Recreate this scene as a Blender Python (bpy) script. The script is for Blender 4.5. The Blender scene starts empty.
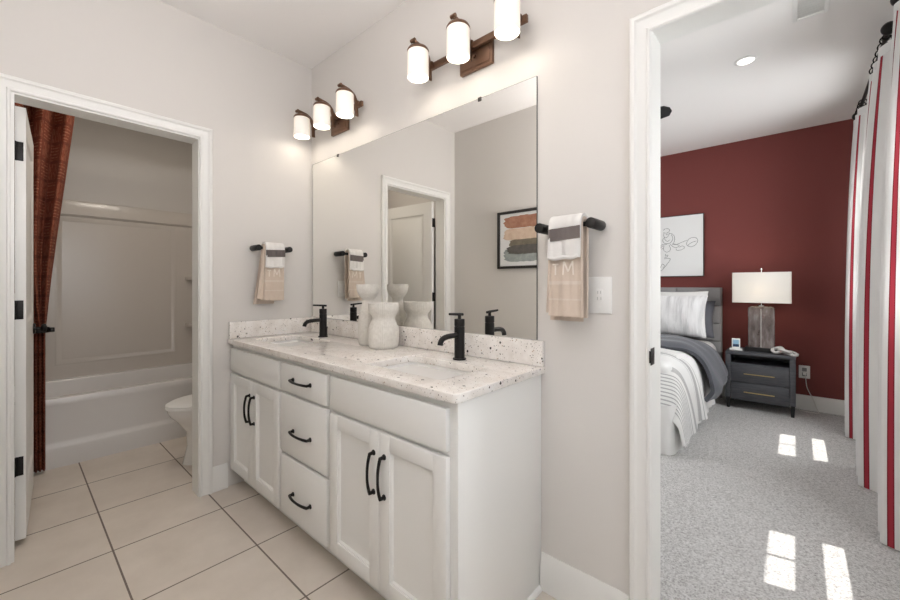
import bpy, bmesh, math, random
from mathutils import Vector, Matrix
random.seed(7)
PI = math.pi
SC = bpy.context.scene
COL = SC.collection

# ------------------------------------------------------------------ camera, world, lights, exposure
cam_d = bpy.data.cameras.new('camera')
cam = bpy.data.objects.new('camera', cam_d)
COL.objects.link(cam)
cam.location = (2.5616, -1.4144, 1.2119)
cam.rotation_euler = (PI / 2, 0, 0.7256)
cam_d.sensor_width = 36.0
cam_d.lens = 36.0 * 390.15 / 900.0
cam_d.shift_y = -(300 - 285.4) / 900.0
cam_d.clip_start = 0.02
SC.camera = cam

world = bpy.data.worlds.new('daylight_sky')
SC.world = world
world.use_nodes = True
wn = world.node_tree.nodes
wn['Background'].inputs[0].default_value = (0.80, 0.90, 1.0, 1)
wn['Background'].inputs[1].default_value = 1.6

def lamp(name, kind, loc, energy, color=(1, 1, 1), direction=None, size=None, size_y=None):
    d = bpy.data.lights.new(name, kind)
    d.energy = energy
    d.color = color
    if kind == 'AREA':
        d.shape = 'RECTANGLE'
        d.size = size
        d.size_y = size_y or size
    elif kind == 'POINT':
        d.shadow_soft_size = size or 0.03
    o = bpy.data.objects.new(name, d)
    COL.objects.link(o)
    o.location = loc
    if direction is not None:
        o.rotation_euler = Vector(direction).to_track_quat('-Z', 'Y').to_euler()
    return o

sun = lamp('sun', 'SUN', (6, 2, 8), 4.2, (1, 0.97, 0.92), (-0.30, -0.06, -1))
sun.data.angle = math.radians(0.4)
lamp('window_daylight', 'AREA', (3.20, 2.615, 1.60), 40, (0.95, 0.98, 1.0), (-1, 0, -0.15), 0.5, 1.3)
lamp('window_daylight_near', 'AREA', (3.20, 0.98, 1.60), 40, (0.95, 0.98, 1.0), (-1, 0, -0.15), 0.5, 1.3)
lamp('bedroom_bounce_fill', 'AREA', (0.3, 1.7, 1.75), 5, (0.94, 0.98, 1.0), (0.25, 0, 1), 0.8, 0.8)  # added uplight that brightens the bedroom ceiling, no fixture hangs here
lamp('bedroom_overhead_fill', 'AREA', (0.3, 1.7, 2.70), 27, (0.97, 0.985, 1.0), (0.35, 0, -1), 1.6, 1.6)  # added fill light over the unseen side of the bedroom, not a fixture
lamp('bathroom_bounce_fill', 'AREA', (2.10, -1.36, 1.70), 18.0, (0.98, 0.95, 0.96), (-0.55, -0.55, 1), 0.2, 0.2)  # added fill floating in mid-air, aimed up to lift the bathroom ceiling
lamp('bathroom_strip_fill', 'AREA', (2.25, -1.36, 2.71), 3.8, (0.92, 0.935, 1.0), (0, 0.12, -1), 1.8, 0.3)  # added overhead strip of fill light, no real fixture behind it
lamp('bathroom_cool_fill', 'AREA', (3.27, -0.85, 1.45), 6.3, (0.83, 0.905, 1.0), (-1, 0, 0), 0.9, 1.3)  # added cool fill from the right, this wall has no window
lamp('tub_room_fill', 'AREA', (-0.62, -0.75, 2.70), 5.0, (1, 0.91, 0.80), (0, 0, -1), 0.3, 0.3)  # added warm fill to lift the dark tub room, no lamp known there

SC.view_settings.view_transform = 'Standard'
SC.view_settings.look = 'None'
SC.view_settings.gamma = 1.0
SC.view_settings.exposure = 0.42
SC.view_settings.use_curve_mapping = False

# ------------------------------------------------------------------ materials
def lin(c):
    return tuple(((v / 255) / 12.92 if v / 255 <= 0.04045 else ((v / 255 + 0.055) / 1.055) ** 2.4) for v in c) + (1,)

MATS = {}
class NT:
    """small node helper around one material"""
    def __init__(self, name):
        self.m = bpy.data.materials.new(name)
        self.m.use_nodes = True
        self.t = self.m.node_tree
        self.n = self.t.nodes
        self.b = self.n['Principled BSDF']
        self.out = self.n['Material Output']
    def add(self, kind, **kw):
        nd = self.n.new(kind)
        for k, v in kw.items():
            if k.startswith('i_'):
                key = k[2:]
                key = int(key) if key.isdigit() else key.replace('_', ' ')
                nd.inputs[key].default_value = v
            else:
                setattr(nd, k, v)
        return nd
    def link(self, a, b):
        self.t.links.new(a, b)
    def math(self, op, a, b=None, c=None):
        nd = self.n.new('ShaderNodeMath')
        nd.operation = op
        for i, v in enumerate((a, b, c)):
            if v is None:
                continue
            if isinstance(v, (int, float)):
                nd.inputs[i].default_value = v
            else:
                self.link(v, nd.inputs[i])
        return nd.outputs[0]
    def mix(self, fac, a, b):
        nd = self.n.new('ShaderNodeMix')
        nd.data_type = 'RGBA'
        for sock, v in ((nd.inputs[0], fac), (nd.inputs[6], a), (nd.inputs[7], b)):
            if isinstance(v, (int, float)):
                sock.default_value = v
            elif isinstance(v, tuple):
                sock.default_value = v
            else:
                self.link(v, sock)
        return nd.outputs[2]
    def ramp(self, fac, stops, interp='LINEAR'):
        nd = self.n.new('ShaderNodeValToRGB')
        nd.color_ramp.interpolation = interp
        el = nd.color_ramp.elements
        el[0].position, el[0].color = stops[0]
        el[1].position, el[1].color = stops[1]
        for p, c in stops[2:]:
            e = el.new(p)
            e.color = c
        self.link(fac, nd.inputs[0])
        return nd.outputs[0]
    def coord(self, which='Object', scale=None):
        tc = self.n.new('ShaderNodeTexCoord')
        o = tc.outputs[which]
        if scale is not None:
            mp = self.n.new('ShaderNodeMapping')
            mp.inputs['Scale'].default_value = scale
            self.link(o, mp.inputs[0])
            o = mp.outputs[0]
        return o
    def noise(self, vec, scale, detail=3, rough=0.5):
        nd = self.add('ShaderNodeTexNoise', i_Scale=scale, i_Detail=detail, i_Roughness=rough)
        self.link(vec, nd.inputs['Vector'])
        return nd.outputs['Fac']
    def bump(self, h, strength=0.3, dist=0.002):
        nd = self.add('ShaderNodeBump', i_Strength=strength, i_Distance=dist)
        self.link(h, nd.inputs['Height'])
        self.link(nd.outputs[0], self.b.inputs['Normal'])

def simple(name, rgb, rough=0.5, metal=0.0, bump=None, spec=None, coat=0.0):
    t = NT(name)
    t.b.inputs['Base Color'].default_value = lin(rgb)
    t.b.inputs['Roughness'].default_value = rough
    t.b.inputs['Metallic'].default_value = metal
    if spec is not None:
        t.b.inputs['Specular IOR Level'].default_value = spec
    if coat:
        t.b.inputs['Coat Weight'].default_value = coat
    if bump:
        sc, st, di = bump
        t.bump(t.noise(t.coord(), sc, 4), st, di)
    MATS[name] = t.m
    return t.m

simple('wall_paint', (222, 218, 213), 0.75, bump=(220, 0.08, 0.001), spec=0.25)
simple('ceiling_paint', (244, 241, 238), 0.85, bump=(160, 0.1, 0.001), spec=0.2)
simple('red_paint', (121, 62, 58), 0.65, bump=(220, 0.08, 0.001), spec=0.3)
simple('trim_paint', (240, 239, 235), 0.35, bump=(60, 0.03, 0.001))
simple('cabinet_paint', (245, 244, 240), 0.38, bump=(80, 0.03, 0.001))
simple('porcelain', (238, 236, 232), 0.12, coat=0.3)
simple('acrylic_wall', (211, 204, 196), 0.22)
simple('acrylic', (226, 223, 220), 0.2)
simple('black_metal', (34, 32, 31), 0.42, 0.6)
simple('bronze', (122, 94, 76), 0.36, 0.75, bump=(120, 0.05, 0.001))
simple('black_gap', (14, 13, 13), 0.8)
simple('chrome', (205, 205, 205), 0.18, 1.0)
simple('gold', (205, 180, 125), 0.3, 0.9)
simple('white_plastic', (240, 239, 236), 0.4)
simple('grey_plastic', (150, 150, 148), 0.5)
simple('slot_grey', (188, 187, 184), 0.5)
simple('frame_black', (38, 33, 31), 0.4, bump=(90, 0.1, 0.001))
simple('paper', (238, 238, 237), 0.8)
simple('ink', (60, 60, 62), 0.8)
simple('pillow_grey', (98, 99, 106), 0.9, bump=(500, 0.3, 0.001))
simple('headboard_fabric', (150, 148, 148), 0.9, bump=(700, 0.4, 0.001))
simple('sheet_white', (228, 227, 225), 0.9, bump=(25, 0.35, 0.01))
simple('mirror_back', (70, 74, 72), 0.5)
simple('black_foot', (24, 23, 23), 0.5)
simple('link_grey', (205, 202, 198), 0.6, bump=(40, 0.3, 0.004))
simple('cord_white', (225, 222, 216), 0.6)
simple('screen_blue', (150, 190, 214), 0.3)
simple('screen_navy', (38, 62, 96), 0.3)
simple('bulb_clip', (84, 80, 76), 0.4, 0.5)
simple('shade_cloth', (246, 244, 239), 0.9, bump=(600, 0.15, 0.001))
simple('embroidery', (236, 226, 214), 0.8, bump=(900, 0.4, 0.001))

t = NT('mirror_glass')
t.b.inputs['Base Color'].default_value = (0.95, 0.945, 0.92, 1)
t.b.inputs['Metallic'].default_value = 1
t.b.inputs['Roughness'].default_value = 0.0
MATS['mirror_glass'] = t.m

# floor tile: 45 cm squares with grout, joints at the places they have in the room
t = NT('floor_tile')
sep = t.add('ShaderNodeSeparateXYZ')
t.link(t.coord('Object'), sep.inputs[0])
P, G = 0.4525, 0.0035
def joint(sock, off):
    a = t.math('SUBTRACT', sock, off)
    a = t.math('DIVIDE', a, P)
    fr = t.math('FRACT', t.math('ADD', a, 50.0))
    d = t.math('ABSOLUTE', t.math('SUBTRACT', fr, 0.5))
    return t.math('GREATER_THAN', d, 0.5 - G / P), t.math('FLOOR', t.math('ADD', a, 50.0))
jx, cx_ = joint(sep.outputs[0], 0.2275)
jy, cy_ = joint(sep.outputs[1], -0.650)
grout = t.math('MAXIMUM', jx, jy)
cell = t.add('ShaderNodeCombineXYZ')
t.link(cx_, cell.inputs[0]); t.link(cy_, cell.inputs[1])
wnz = t.add('ShaderNodeTexWhiteNoise')
t.link(cell.outputs[0], wnz.inputs['Vector'])
n1 = t.noise(t.coord('Object'), 5, 6, 0.6)
base = t.ramp(n1, [(0.3, lin((215, 204, 191))), (0.7, lin((229, 219, 207)))])
base = t.mix(t.math('MULTIPLY', wnz.outputs[0], 0.22), base, lin((212, 202, 191)))
colr = t.mix(grout, base, lin((124, 112, 102)))
t.link(colr, t.b.inputs['Base Color'])
rg = t.math('ADD', t.math('MULTIPLY', grout, 0.4), 0.42)
t.link(rg, t.b.inputs['Roughness'])
t.bump(t.math('SUBTRACT', 1.0, grout), 0.5, 0.002)
MATS['floor_tile'] = t.m

# carpet: speckled cut pile
t = NT('carpet')
v = t.coord('Object')
n1 = t.noise(v, 130, 4, 0.75)
n2 = t.noise(v, 3.0, 4, 0.6)
c = t.ramp(n1, [(0.34, lin((138, 136, 134))), (0.50, lin((207, 205, 203))), (0.68, lin((236, 235, 234)))])
c = t.mix(t.math('MULTIPLY', n2, 0.25), c, lin((176, 173, 170)))
t.link(c, t.b.inputs['Base Color'])
t.b.inputs['Roughness'].default_value = 1.0
t.b.inputs['Specular IOR Level'].default_value = 0.1
t.bump(n1, 0.8, 0.008)
MATS['carpet'] = t.m

# speckled quartz
t = NT('quartz')
v = t.coord('Object')
n1 = t.noise(v, 14, 5, 0.65)
base = t.ramp(n1, [(0.30, lin((226, 219, 211))), (0.55, lin((243, 238, 232))), (0.75, lin((248, 246, 243)))])
def specks(scale, thr, keep, rgb, prev):
    vo = t.add('ShaderNodeTexVoronoi', i_Scale=scale)
    vo.feature = 'F1'
    nz = t.add('ShaderNodeTexNoise', i_Scale=scale * 1.7, i_Detail=2.0)
    t.link(v, nz.inputs['Vector'])
    add = t.add('ShaderNodeVectorMath', operation='MULTIPLY_ADD')
    t.link(nz.outputs['Color'], add.inputs[0])
    add.inputs[1].default_value = (0.5 / scale,) * 3
    t.link(v, add.inputs[2])
    t.link(add.outputs[0], vo.inputs['Vector'])
    w = t.add('ShaderNodeTexWhiteNoise')
    t.link(vo.outputs['Position'], w.inputs['Vector'])
    size = t.math('MULTIPLY_ADD', w.outputs[0], thr * 1.5 / keep, 0.0)
    size = t.math('MINIMUM', size, thr)
    near = t.math('LESS_THAN', vo.outputs['Distance'], size)
    on = t.math('LESS_THAN', w.outputs[0], keep)
    return t.mix(t.math('MULTIPLY', near, on), prev, lin(rgb))
base = specks(190, 0.36, 0.16, (176, 166, 156), base)
base = specks(140, 0.34, 0.12, (150, 140, 132), base)
base = specks(90, 0.30, 0.08, (196, 176, 158), base)
base = specks(75, 0.26, 0.09, (92, 84, 78), base)
base = specks(46, 0.29, 0.13, (58, 52, 50), base)
t.link(base, t.b.inputs['Base Color'])
t.b.inputs['Roughness'].default_value = 0.16
MATS['quartz'] = t.m

# lamp glass of the vanity lights: opal glass that glows
t = NT('opal_glass')
t.b.inputs['Base Color'].default_value = (0.9, 0.88, 0.84, 1)
t.b.inputs['Roughness'].default_value = 0.25
lw = t.add('ShaderNodeLayerWeight', i_Blend=0.35)
ec = t.mix(lw.outputs['Facing'], (1.0, 0.90, 0.76, 1), (1.0, 0.80, 0.60, 1))
t.link(ec, t.b.inputs['Emission Color'])
t.b.inputs['Emission Strength'].default_value = 0.26
MATS['opal_glass'] = t.m
t = NT('lit_bulb')
t.b.inputs['Emission Color'].default_value = (1.0, 0.90, 0.74, 1)
t.b.inputs['Emission Strength'].default_value = 3.0
MATS['lit_bulb'] = t.m
t = NT('downlight_lens')
t.b.inputs['Emission Color'].default_value = (1.0, 0.96, 0.9, 1)
t.b.inputs['Emission Strength'].default_value = 3.0
MATS['downlight_lens'] = t.m

def cloth(name, rgb, scale=350, strength=0.5, rgb2=None):
    t = NT(name)
    v = t.coord('Object')
    n = t.noise(v, scale, 3, 0.7)
    n2 = t.noise(v, 18, 4, 0.6)
    c = t.mix(n2, lin(rgb), lin(rgb2 or tuple(int(x * 0.93) for x in rgb)))
    t.link(c, t.b.inputs['Base Color'])
    t.b.inputs['Roughness'].default_value = 0.95
    t.b.inputs['Specular IOR Level'].default_value = 0.1
    t.b.inputs['Sheen Weight'].default_value = 0.3
    t.bump(n, strength, 0.003)
    MATS[name] = t.m
cloth('terry_beige', (222, 206, 190), 420, 0.8, (208, 190, 173))
cloth('terry_trim', (230, 216, 202), 700, 0.3)
cloth('terry_white', (246, 243, 238), 420, 0.8)
cloth('band_grey', (112, 104, 101), 600, 0.5)
cloth('duvet_charcoal', (92, 94, 101), 600, 0.25)

# striped drapes: uv.x runs along the cloth in metres
t = NT('drape_stripe')
uv = t.add('ShaderNodeUVMap')
sep = t.add('ShaderNodeSeparateXYZ')
t.link(uv.outputs[0], sep.inputs[0])
fr = t.math('FRACT', t.math('DIVIDE', sep.outputs[0], 0.19))
d = t.math('ABSOLUTE', t.math('SUBTRACT', fr, 0.5))
band = t.math('LESS_THAN', d, 0.036)
edge = t.math('GREATER_THAN', d, 0.022)
red = t.mix(edge, lin((176, 52, 66)), lin((132, 28, 44)))
colr = t.mix(band, lin((240, 238, 236)), red)
t.link(colr, t.b.inputs['Base Color'])
t.b.inputs['Roughness'].default_value = 0.9
t.bump(t.noise(t.coord('Object'), 500, 2), 0.2, 0.001)
tl = t.add('ShaderNodeBsdfTranslucent')
t.link(colr, tl.inputs[0])
mx = t.add('ShaderNodeMixShader', i_0=0.3)
t.link(t.b.outputs[0], mx.inputs[1]); t.link(tl.outputs[0], mx.inputs[2])
t.link(mx.outputs[0], t.out.inputs[0])
MATS['drape_stripe'] = t.m

# shower curtain: rust cloth with parquet of paler dashes, uv in metres
t = NT('rust_weave')
uv = t.add('ShaderNodeUVMap')
sc_ = t.add('ShaderNodeVectorMath', operation='SCALE')
t.link(uv.outputs[0], sc_.inputs[0]); sc_.inputs['Scale'].default_value = 1 / 0.125
chk = t.add('ShaderNodeTexChecker', i_Scale=1.0)
t.link(sc_.outputs[0], chk.inputs['Vector'])
sep = t.add('ShaderNodeSeparateXYZ')
t.link(sc_.outputs[0], sep.inputs[0])
def bars(sock):
    f = t.math('FRACT', t.math('MULTIPLY', sock, 6.0))
    return t.math('LESS_THAN', t.math('ABSOLUTE', t.math('SUBTRACT', f, 0.5)), 0.17)
def inside(a):
    f = t.math('FRACT', a)
    return t.math('LESS_THAN', t.math('ABSOLUTE', t.math('SUBTRACT', f, 0.5)), 0.42)
hb = t.math('MULTIPLY', bars(sep.outputs[1]), chk.outputs[1])
vb = t.math('MULTIPLY', bars(sep.outputs[0]), t.math('SUBTRACT', 1.0, chk.outputs[1]))
dash = t.math('MULTIPLY', t.math('MAXIMUM', hb, vb), t.math('MULTIPLY', inside(sep.outputs[0]), inside(sep.outputs[1])))
brk = t.math('GREATER_THAN', t.noise(sc_.outputs[0], 4.0, 3), 0.47)
dash = t.math('MULTIPLY', dash, brk)
gap = t.math('SUBTRACT', 1.0, t.math('MULTIPLY', inside(sep.outputs[0]), inside(sep.outputs[1])))
b0 = t.mix(t.noise(sc_.outputs[0], 1.2, 3), lin((104, 48, 31)), lin((138, 66, 41)))
b0 = t.mix(t.math('MULTIPLY', gap, 0.3), b0, lin((70, 29, 20)))
b0 = t.mix(t.math('MULTIPLY', dash, 0.5), b0, lin((188, 136, 106)))
t.link(b0, t.b.inputs['Base Color'])
t.b.inputs['Roughness'].default_value = 0.85
t.bump(t.noise(t.coord('Object'), 300, 3), 0.35, 0.002)
MATS['rust_weave'] = t.m

# coverlet: white with grey bands across the bed, uv.y is the distance along the bed in metres
t = NT('coverlet_stripe')
uv = t.add('ShaderNodeUVMap')
sep = t.add('ShaderNodeSeparateXYZ')
t.link(uv.outputs[0], sep.inputs[0])
Y = sep.outputs[1]
def band_at(c0, hw):
    return t.math('LESS_THAN', t.math('ABSOLUTE', t.math('SUBTRACT', Y, c0)), hw)
wide = t.math('MAXIMUM', band_at(2.33, 0.032), band_at(1.985, 0.032))
fine = t.math('LESS_THAN', t.math('ABSOLUTE', t.math('SUBTRACT', t.math('FRACT', t.math('DIVIDE', Y, 0.031)), 0.5)), 0.17)
fine = t.math('MULTIPLY', fine, band_at(1.775, 0.155))
fine = t.math('MAXIMUM', fine, t.math('MAXIMUM', band_at(2.40, 0.005), band_at(2.26, 0.005)))
ns = t.noise(uv.outputs[0], 160, 2)
c = t.mix(t.math('MULTIPLY', wide, t.math('MULTIPLY_ADD', ns, 0.7, 0.25)), lin((226, 225, 223)), lin((132, 131, 130)))
c = t.mix(t.math('MULTIPLY', fine, 0.6), c, lin((112, 112, 113)))
t.link(c, t.b.inputs['Base Color'])
t.b.inputs['Roughness'].default_value = 0.95
t.bump(t.noise(t.coord('Object'), 260, 3), 0.4, 0.003)
MATS['coverlet_stripe'] = t.m

# crinkled pillow sham with faint grey lines, uv.x across the pillow
t = NT('sham_stripe')
uv = t.add('ShaderNodeUVMap')
mp = t.add('ShaderNodeMapping')
mp.inputs['Scale'].default_value = (1, 0.12, 1)
t.link(uv.outputs[0], mp.inputs[0])
n1 = t.noise(mp.outputs[0], 17, 3, 0.6)
n2 = t.noise(mp.outputs[0], 60, 3, 0.6)
c = t.ramp(n1, [(0.30, lin((190, 189, 190))), (0.46, lin((224, 223, 223))), (0.62, lin((236, 235, 235)))])
t.link(c, t.b.inputs['Base Color'])
t.b.inputs['Roughness'].default_value = 0.95
t.bump(n2, 0.8, 0.012)
MATS['sham_stripe'] = t.m

# charcoal stained wood with horizontal grain
t = NT('charcoal_wood')
n = t.noise(t.coord('Object', (3, 3, 60)), 4, 4, 0.6)
c = t.ramp(n, [(0.3, lin((56, 57, 61))), (0.7, lin((92, 93, 98)))])
t.link(c, t.b.inputs['Base Color'])
t.b.inputs['Roughness'].default_value = 0.45
MATS['charcoal_wood'] = t.m

# smoky seeded glass of the bedside lamp
t = NT('smoky_glass')
n = t.noise(t.coord('Object', (8, 8, 2.5)), 2.2, 4, 0.6)
c = t.ramp(n, [(0.3, lin((112, 98, 92))), (0.55, lin((160, 150, 146))), (0.75, lin((212, 208, 206)))])
t.link(c, t.b.inputs['Base Color'])
t.b.inputs['Roughness'].default_value = 0.12
t.b.inputs['Transmission Weight'].default_value = 0.55
t.b.inputs['IOR'].default_value = 1.3
t.b.inputs['Coat Weight'].default_value = 0.4
MATS['smoky_glass'] = t.m

t = NT('window_glass')
tr = t.add('ShaderNodeBsdfTransparent')
gl = t.add('ShaderNodeBsdfGlossy', i_Roughness=0.0)
mx = t.add('ShaderNodeMixShader', i_0=0.06)
t.link(tr.outputs[0], mx.inputs[1]); t.link(gl.outputs[0], mx.inputs[2])
t.link(mx.outputs[0], t.out.inputs[0])
MATS['window_glass'] = t.m
t = NT('picture_glass')
tr = t.add('ShaderNodeBsdfTransparent')
gl = t.add('ShaderNodeBsdfGlossy', i_Roughness=0.02)
mx = t.add('ShaderNodeMixShader', i_0=0.04)
t.link(tr.outputs[0], mx.inputs[1]); t.link(gl.outputs[0], mx.inputs[2])
t.link(mx.outputs[0], t.out.inputs[0])
MATS['picture_glass'] = t.m

# stoneware of the vases
t = NT('stoneware')
n = t.noise(t.coord('Object'), 60, 4, 0.6)
c = t.ramp(n, [(0.35, lin((214, 209, 200))), (0.7, lin((228, 224, 216)))])
t.link(c, t.b.inputs['Base Color'])
t.b.inputs['Roughness'].default_value = 0.6
t.bump(n, 0.1, 0.001)
MATS['stoneware'] = t.m

def wash(name, a, b):
    t = NT(name)
    n = t.noise(t.coord('Object'), 22, 5, 0.65)
    t.link(t.ramp(n, [(0.3, lin(a)), (0.7, lin(b))]), t.b.inputs['Base Color'])
    t.b.inputs['Roughness'].default_value = 0.8
    MATS[name] = t.m
wash('paint_rust', (156, 106, 84), (184, 138, 114))
wash('paint_peach', (206, 178, 154), (224, 204, 184))
wash('paint_olive', (108, 100, 86), (136, 126, 108))
wash('paint_slate', (84, 82, 79), (108, 103, 97))
wash('paint_mist', (142, 150, 148), (178, 184, 181))

# ------------------------------------------------------------------ mesh helpers
def new():
    return bmesh.new()

def box(bm, x0, x1, y0, y1, z0, z1, bev=0.0, seg=2):
    r = bmesh.ops.create_cube(bm, size=1.0, matrix=Matrix.Translation(((x0 + x1) / 2, (y0 + y1) / 2, (z0 + z1) / 2)) @ Matrix.Diagonal((x1 - x0, y1 - y0, z1 - z0, 1)))
    if bev:
        es = list({e for v_ in r['verts'] for e in v_.link_edges})
        bmesh.ops.bevel(bm, geom=es, offset=bev, segments=seg, profile=0.5, affect='EDGES')

def cyl(bm, p0, p1, r0, r1=None, n=24, bev=0.0):
    p0, p1 = Vector(p0), Vector(p1)
    r1 = r0 if r1 is None else r1
    d = p1 - p0
    q = d.to_track_quat('Z', 'Y').to_matrix().to_4x4()
    m = Matrix.Translation((p0 + p1) / 2) @ q
    r = bmesh.ops.create_cone(bm, cap_ends=True, segments=n, radius1=r0, radius2=r1, depth=d.length, matrix=m)
    if bev:
        es = [e for e in {e for v_ in r['verts'] for e in v_.link_edges} if any(len(f.verts) == n for f in e.link_faces)]
        bmesh.ops.bevel(bm, geom=es, offset=bev, segments=2, profile=0.5, affect='EDGES')

def loft(bm, rings, cap0=True, cap1=True, closed=True):
    vs = [[bm.verts.new(p) for p in r] for r in rings]
    n = len(vs[0])
    for a, b in zip(vs[:-1], vs[1:]):
        for i in range(n if closed else n - 1):
            j = (i + 1) % n
            bm.faces.new((a[i], a[j], b[j], b[i]))
    if cap0:
        bm.faces.new(list(reversed(vs[0])))
    if cap1:
        bm.faces.new(vs[-1])
    return vs

def tube(bm, pts, r, n=10, flat=None):
    """sweep of a round (or flattened) section along points; r is a number or one per point"""
    pts = [Vector(p) for p in pts]
    rs = r if isinstance(r, (list, tuple)) else [r] * len(pts)
    t0 = (pts[1] - pts[0]).normalized()
    ref = Vector((0, 0, 1)) if abs(t0.z) < 0.9 else Vector((1, 0, 0))
    nrm = (ref - t0 * ref.dot(t0)).normalized()
    rings = []
    for i, p in enumerate(pts):
        a = pts[max(0, i - 1)]
        b = pts[min(len(pts) - 1, i + 1)]
        tg = (b - a).normalized()
        nrm = (nrm - tg * nrm.dot(tg)).normalized()
        bi = tg.cross(nrm)
        fx, fy = flat if flat else (1, 1)
        rings.append([p + nrm * (math.cos(2 * PI * k / n) * rs[i] * fx) + bi * (math.sin(2 * PI * k / n) * rs[i] * fy) for k in range(n)])
    loft(bm, rings)

def smooth_path(pts, sub=6):
    """Catmull-Rom through the points"""
    pts = [Vector(p) for p in pts]
    out = []
    for i in range(len(pts) - 1):
        p0 = pts[max(i - 1, 0)]; p1 = pts[i]; p2 = pts[i + 1]; p3 = pts[min(i + 2, len(pts) - 1)]
        for k in range(sub):
            u = k / sub
            out.append(0.5 * ((2 * p1) + (p2 - p0) * u + (2 * p0 - 5 * p1 + 4 * p2 - p3) * u * u + (3 * p1 - p0 - 3 * p2 + p3) * u ** 3))
    out.append(pts[-1])
    return out

def lathe(bm, prof, n=48, c=(0, 0, 0), rib=None):
    rings = []
    for r, z in prof:
        ring = []
        for k in range(n):
            a = 2 * PI * k / n
            rr = r
            if rib and r > 0.01:
                rr = r + rib[1] * (abs(math.cos(a * rib[0] / 2)) - 0.6)
            ring.append((c[0] + rr * math.cos(a), c[1] + rr * math.sin(a), c[2] + z))
        rings.append(ring)
    loft(bm, rings)

def prism(bm, poly, axis, a0, a1):
    """poly of 2D points in the two other axes (in x,y,z order) extruded along axis"""
    def p3(u, v_, a):
        return {'x': (a, u, v_), 'y': (u, a, v_), 'z': (u, v_, a)}[axis]
    loft(bm, [[p3(u, v_, a0) for u, v_ in poly], [p3(u, v_, a1) for u, v_ in poly]])

def rrect(cx, cy, w, d, r, z, n=6):
    out = []
    for sx, sy, a0 in ((1, 1, 0), (-1, 1, PI / 2), (-1, -1, PI), (1, -1, 1.5 * PI)):
        for k in range(n + 1):
            a = a0 + (PI / 2) * k / n
            out.append((cx + sx * (w / 2 - r) + r * math.cos(a), cy + sy * (d / 2 - r) + r * math.sin(a), z))
    return out

def grid(bm, nu, nv, f, uvf=None, thick=0.0):
    """sheet f(u,v) for u,v in 0..1; thick gives it a back face; uvf gives uv coordinates"""
    lay = bm.loops.layers.uv.verify()
    P_ = [[Vector(f(i / nu, j / nv)) for j in range(nv + 1)] for i in range(nu + 1)]
    def nrm(i, j):
        a = P_[min(i + 1, nu)][j] - P_[max(i - 1, 0)][j]
        b = P_[i][min(j + 1, nv)] - P_[i][max(j - 1, 0)]
        n_ = a.cross(b)
        return n_.normalized() if n_.length > 1e-12 else Vector((0, 0, 1))
    V0 = [[bm.verts.new(P_[i][j]) for j in range(nv + 1)] for i in range(nu + 1)]
    def quad(vs, ij):
        try:
            fc = bm.faces.new(vs)
        except ValueError:
            return
        for lp, (i, j) in zip(fc.loops, ij):
            lp[lay].uv = uvf(i / nu, j / nv) if uvf else (i / nu, j / nv)
    for i in range(nu):
        for j in range(nv):
            quad((V0[i][j], V0[i + 1][j], V0[i + 1][j + 1], V0[i][j + 1]), ((i, j), (i + 1, j), (i + 1, j + 1), (i, j + 1)))
    if thick:
        V1 = [[bm.verts.new(P_[i][j] - nrm(i, j) * thick) for j in range(nv + 1)] for i in range(nu + 1)]
        for i in range(nu):
            for j in range(nv):
                quad((V1[i][j], V1[i][j + 1], V1[i + 1][j + 1], V1[i + 1][j]), ((i, j), (i, j + 1), (i + 1, j + 1), (i + 1, j)))
        for i in range(nu):
            quad((V0[i + 1][0], V0[i][0], V1[i][0], V1[i + 1][0]), ((i + 1, 0), (i, 0), (i, 0), (i + 1, 0)))
            quad((V0[i][nv], V0[i + 1][nv], V1[i + 1][nv], V1[i][nv]), ((i, nv), (i + 1, nv), (i + 1, nv), (i, nv)))
        for j in range(nv):
            quad((V0[0][j], V0[0][j + 1], V1[0][j + 1], V1[0][j]), ((0, j), (0, j + 1), (0, j + 1), (0, j)))
            quad((V0[nu][j + 1], V0[nu][j], V1[nu][j], V1[nu][j + 1]), ((nu, j + 1), (nu, j), (nu, j), (nu, j + 1)))

def obj(name, bm, mat, parent=None, angle=38, fix=True):
    if fix:
        bmesh.ops.recalc_face_normals(bm, faces=bm.faces)
    me = bpy.data.meshes.new(name)
    bm.to_mesh(me)
    bm.free()
    for p in me.polygons:
        p.use_smooth = True
    me.set_sharp_from_angle(angle=math.radians(angle))
    me.materials.append(MATS[mat])
    o = bpy.data.objects.new(name, me)
    COL.objects.link(o)
    if parent:
        o.parent = parent
    return o

def tag(o, label, cat, group=None):
    o['label'] = label
    o['category'] = cat
    if group:
        o['group'] = group
    return o

def thing(name, label, cat, loc=(0, 0, 0), rotz=0.0, group=None):
    o = bpy.data.objects.new(name, None)
    COL.objects.link(o)
    o.empty_display_size = 0.05
    o.location = loc
    o.rotation_euler = (0, 0, rotz)
    return tag(o, label, cat, group)

def struct(name, bm, mat, parent=None):
    o = obj(name, bm, mat, parent)
    if not parent:
        o['kind'] = 'structure'
    return o

def dup(root, loc, rotz, label):
    def cp(o, par):
        c_ = o.copy()
        COL.objects.link(c_)
        c_.parent = par
        for ch in list(o.children):
            cp(ch, c_)
        return c_
    r = cp(root, None)
    r.location = loc
    r.rotation_euler = (0, 0, rotz)
    r['label'] = label
    return r

def bx(*a, **k):
    b_ = new()
    box(b_, *a, **k)
    return b_

# ------------------------------------------------------------------ the room
H = 2.743
W = -1.556           # wall opposite the vanity
YB = 3.718           # red wall
XW = 3.04            # bedroom window wall
DL0, DL1, DLZ = -1.402, -0.699, 2.050     # clear opening to the tub room (along y)
DB0, DB1, DBZ = 2.202, 2.985, 2.066       # clear opening to the bedroom (along x)

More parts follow.
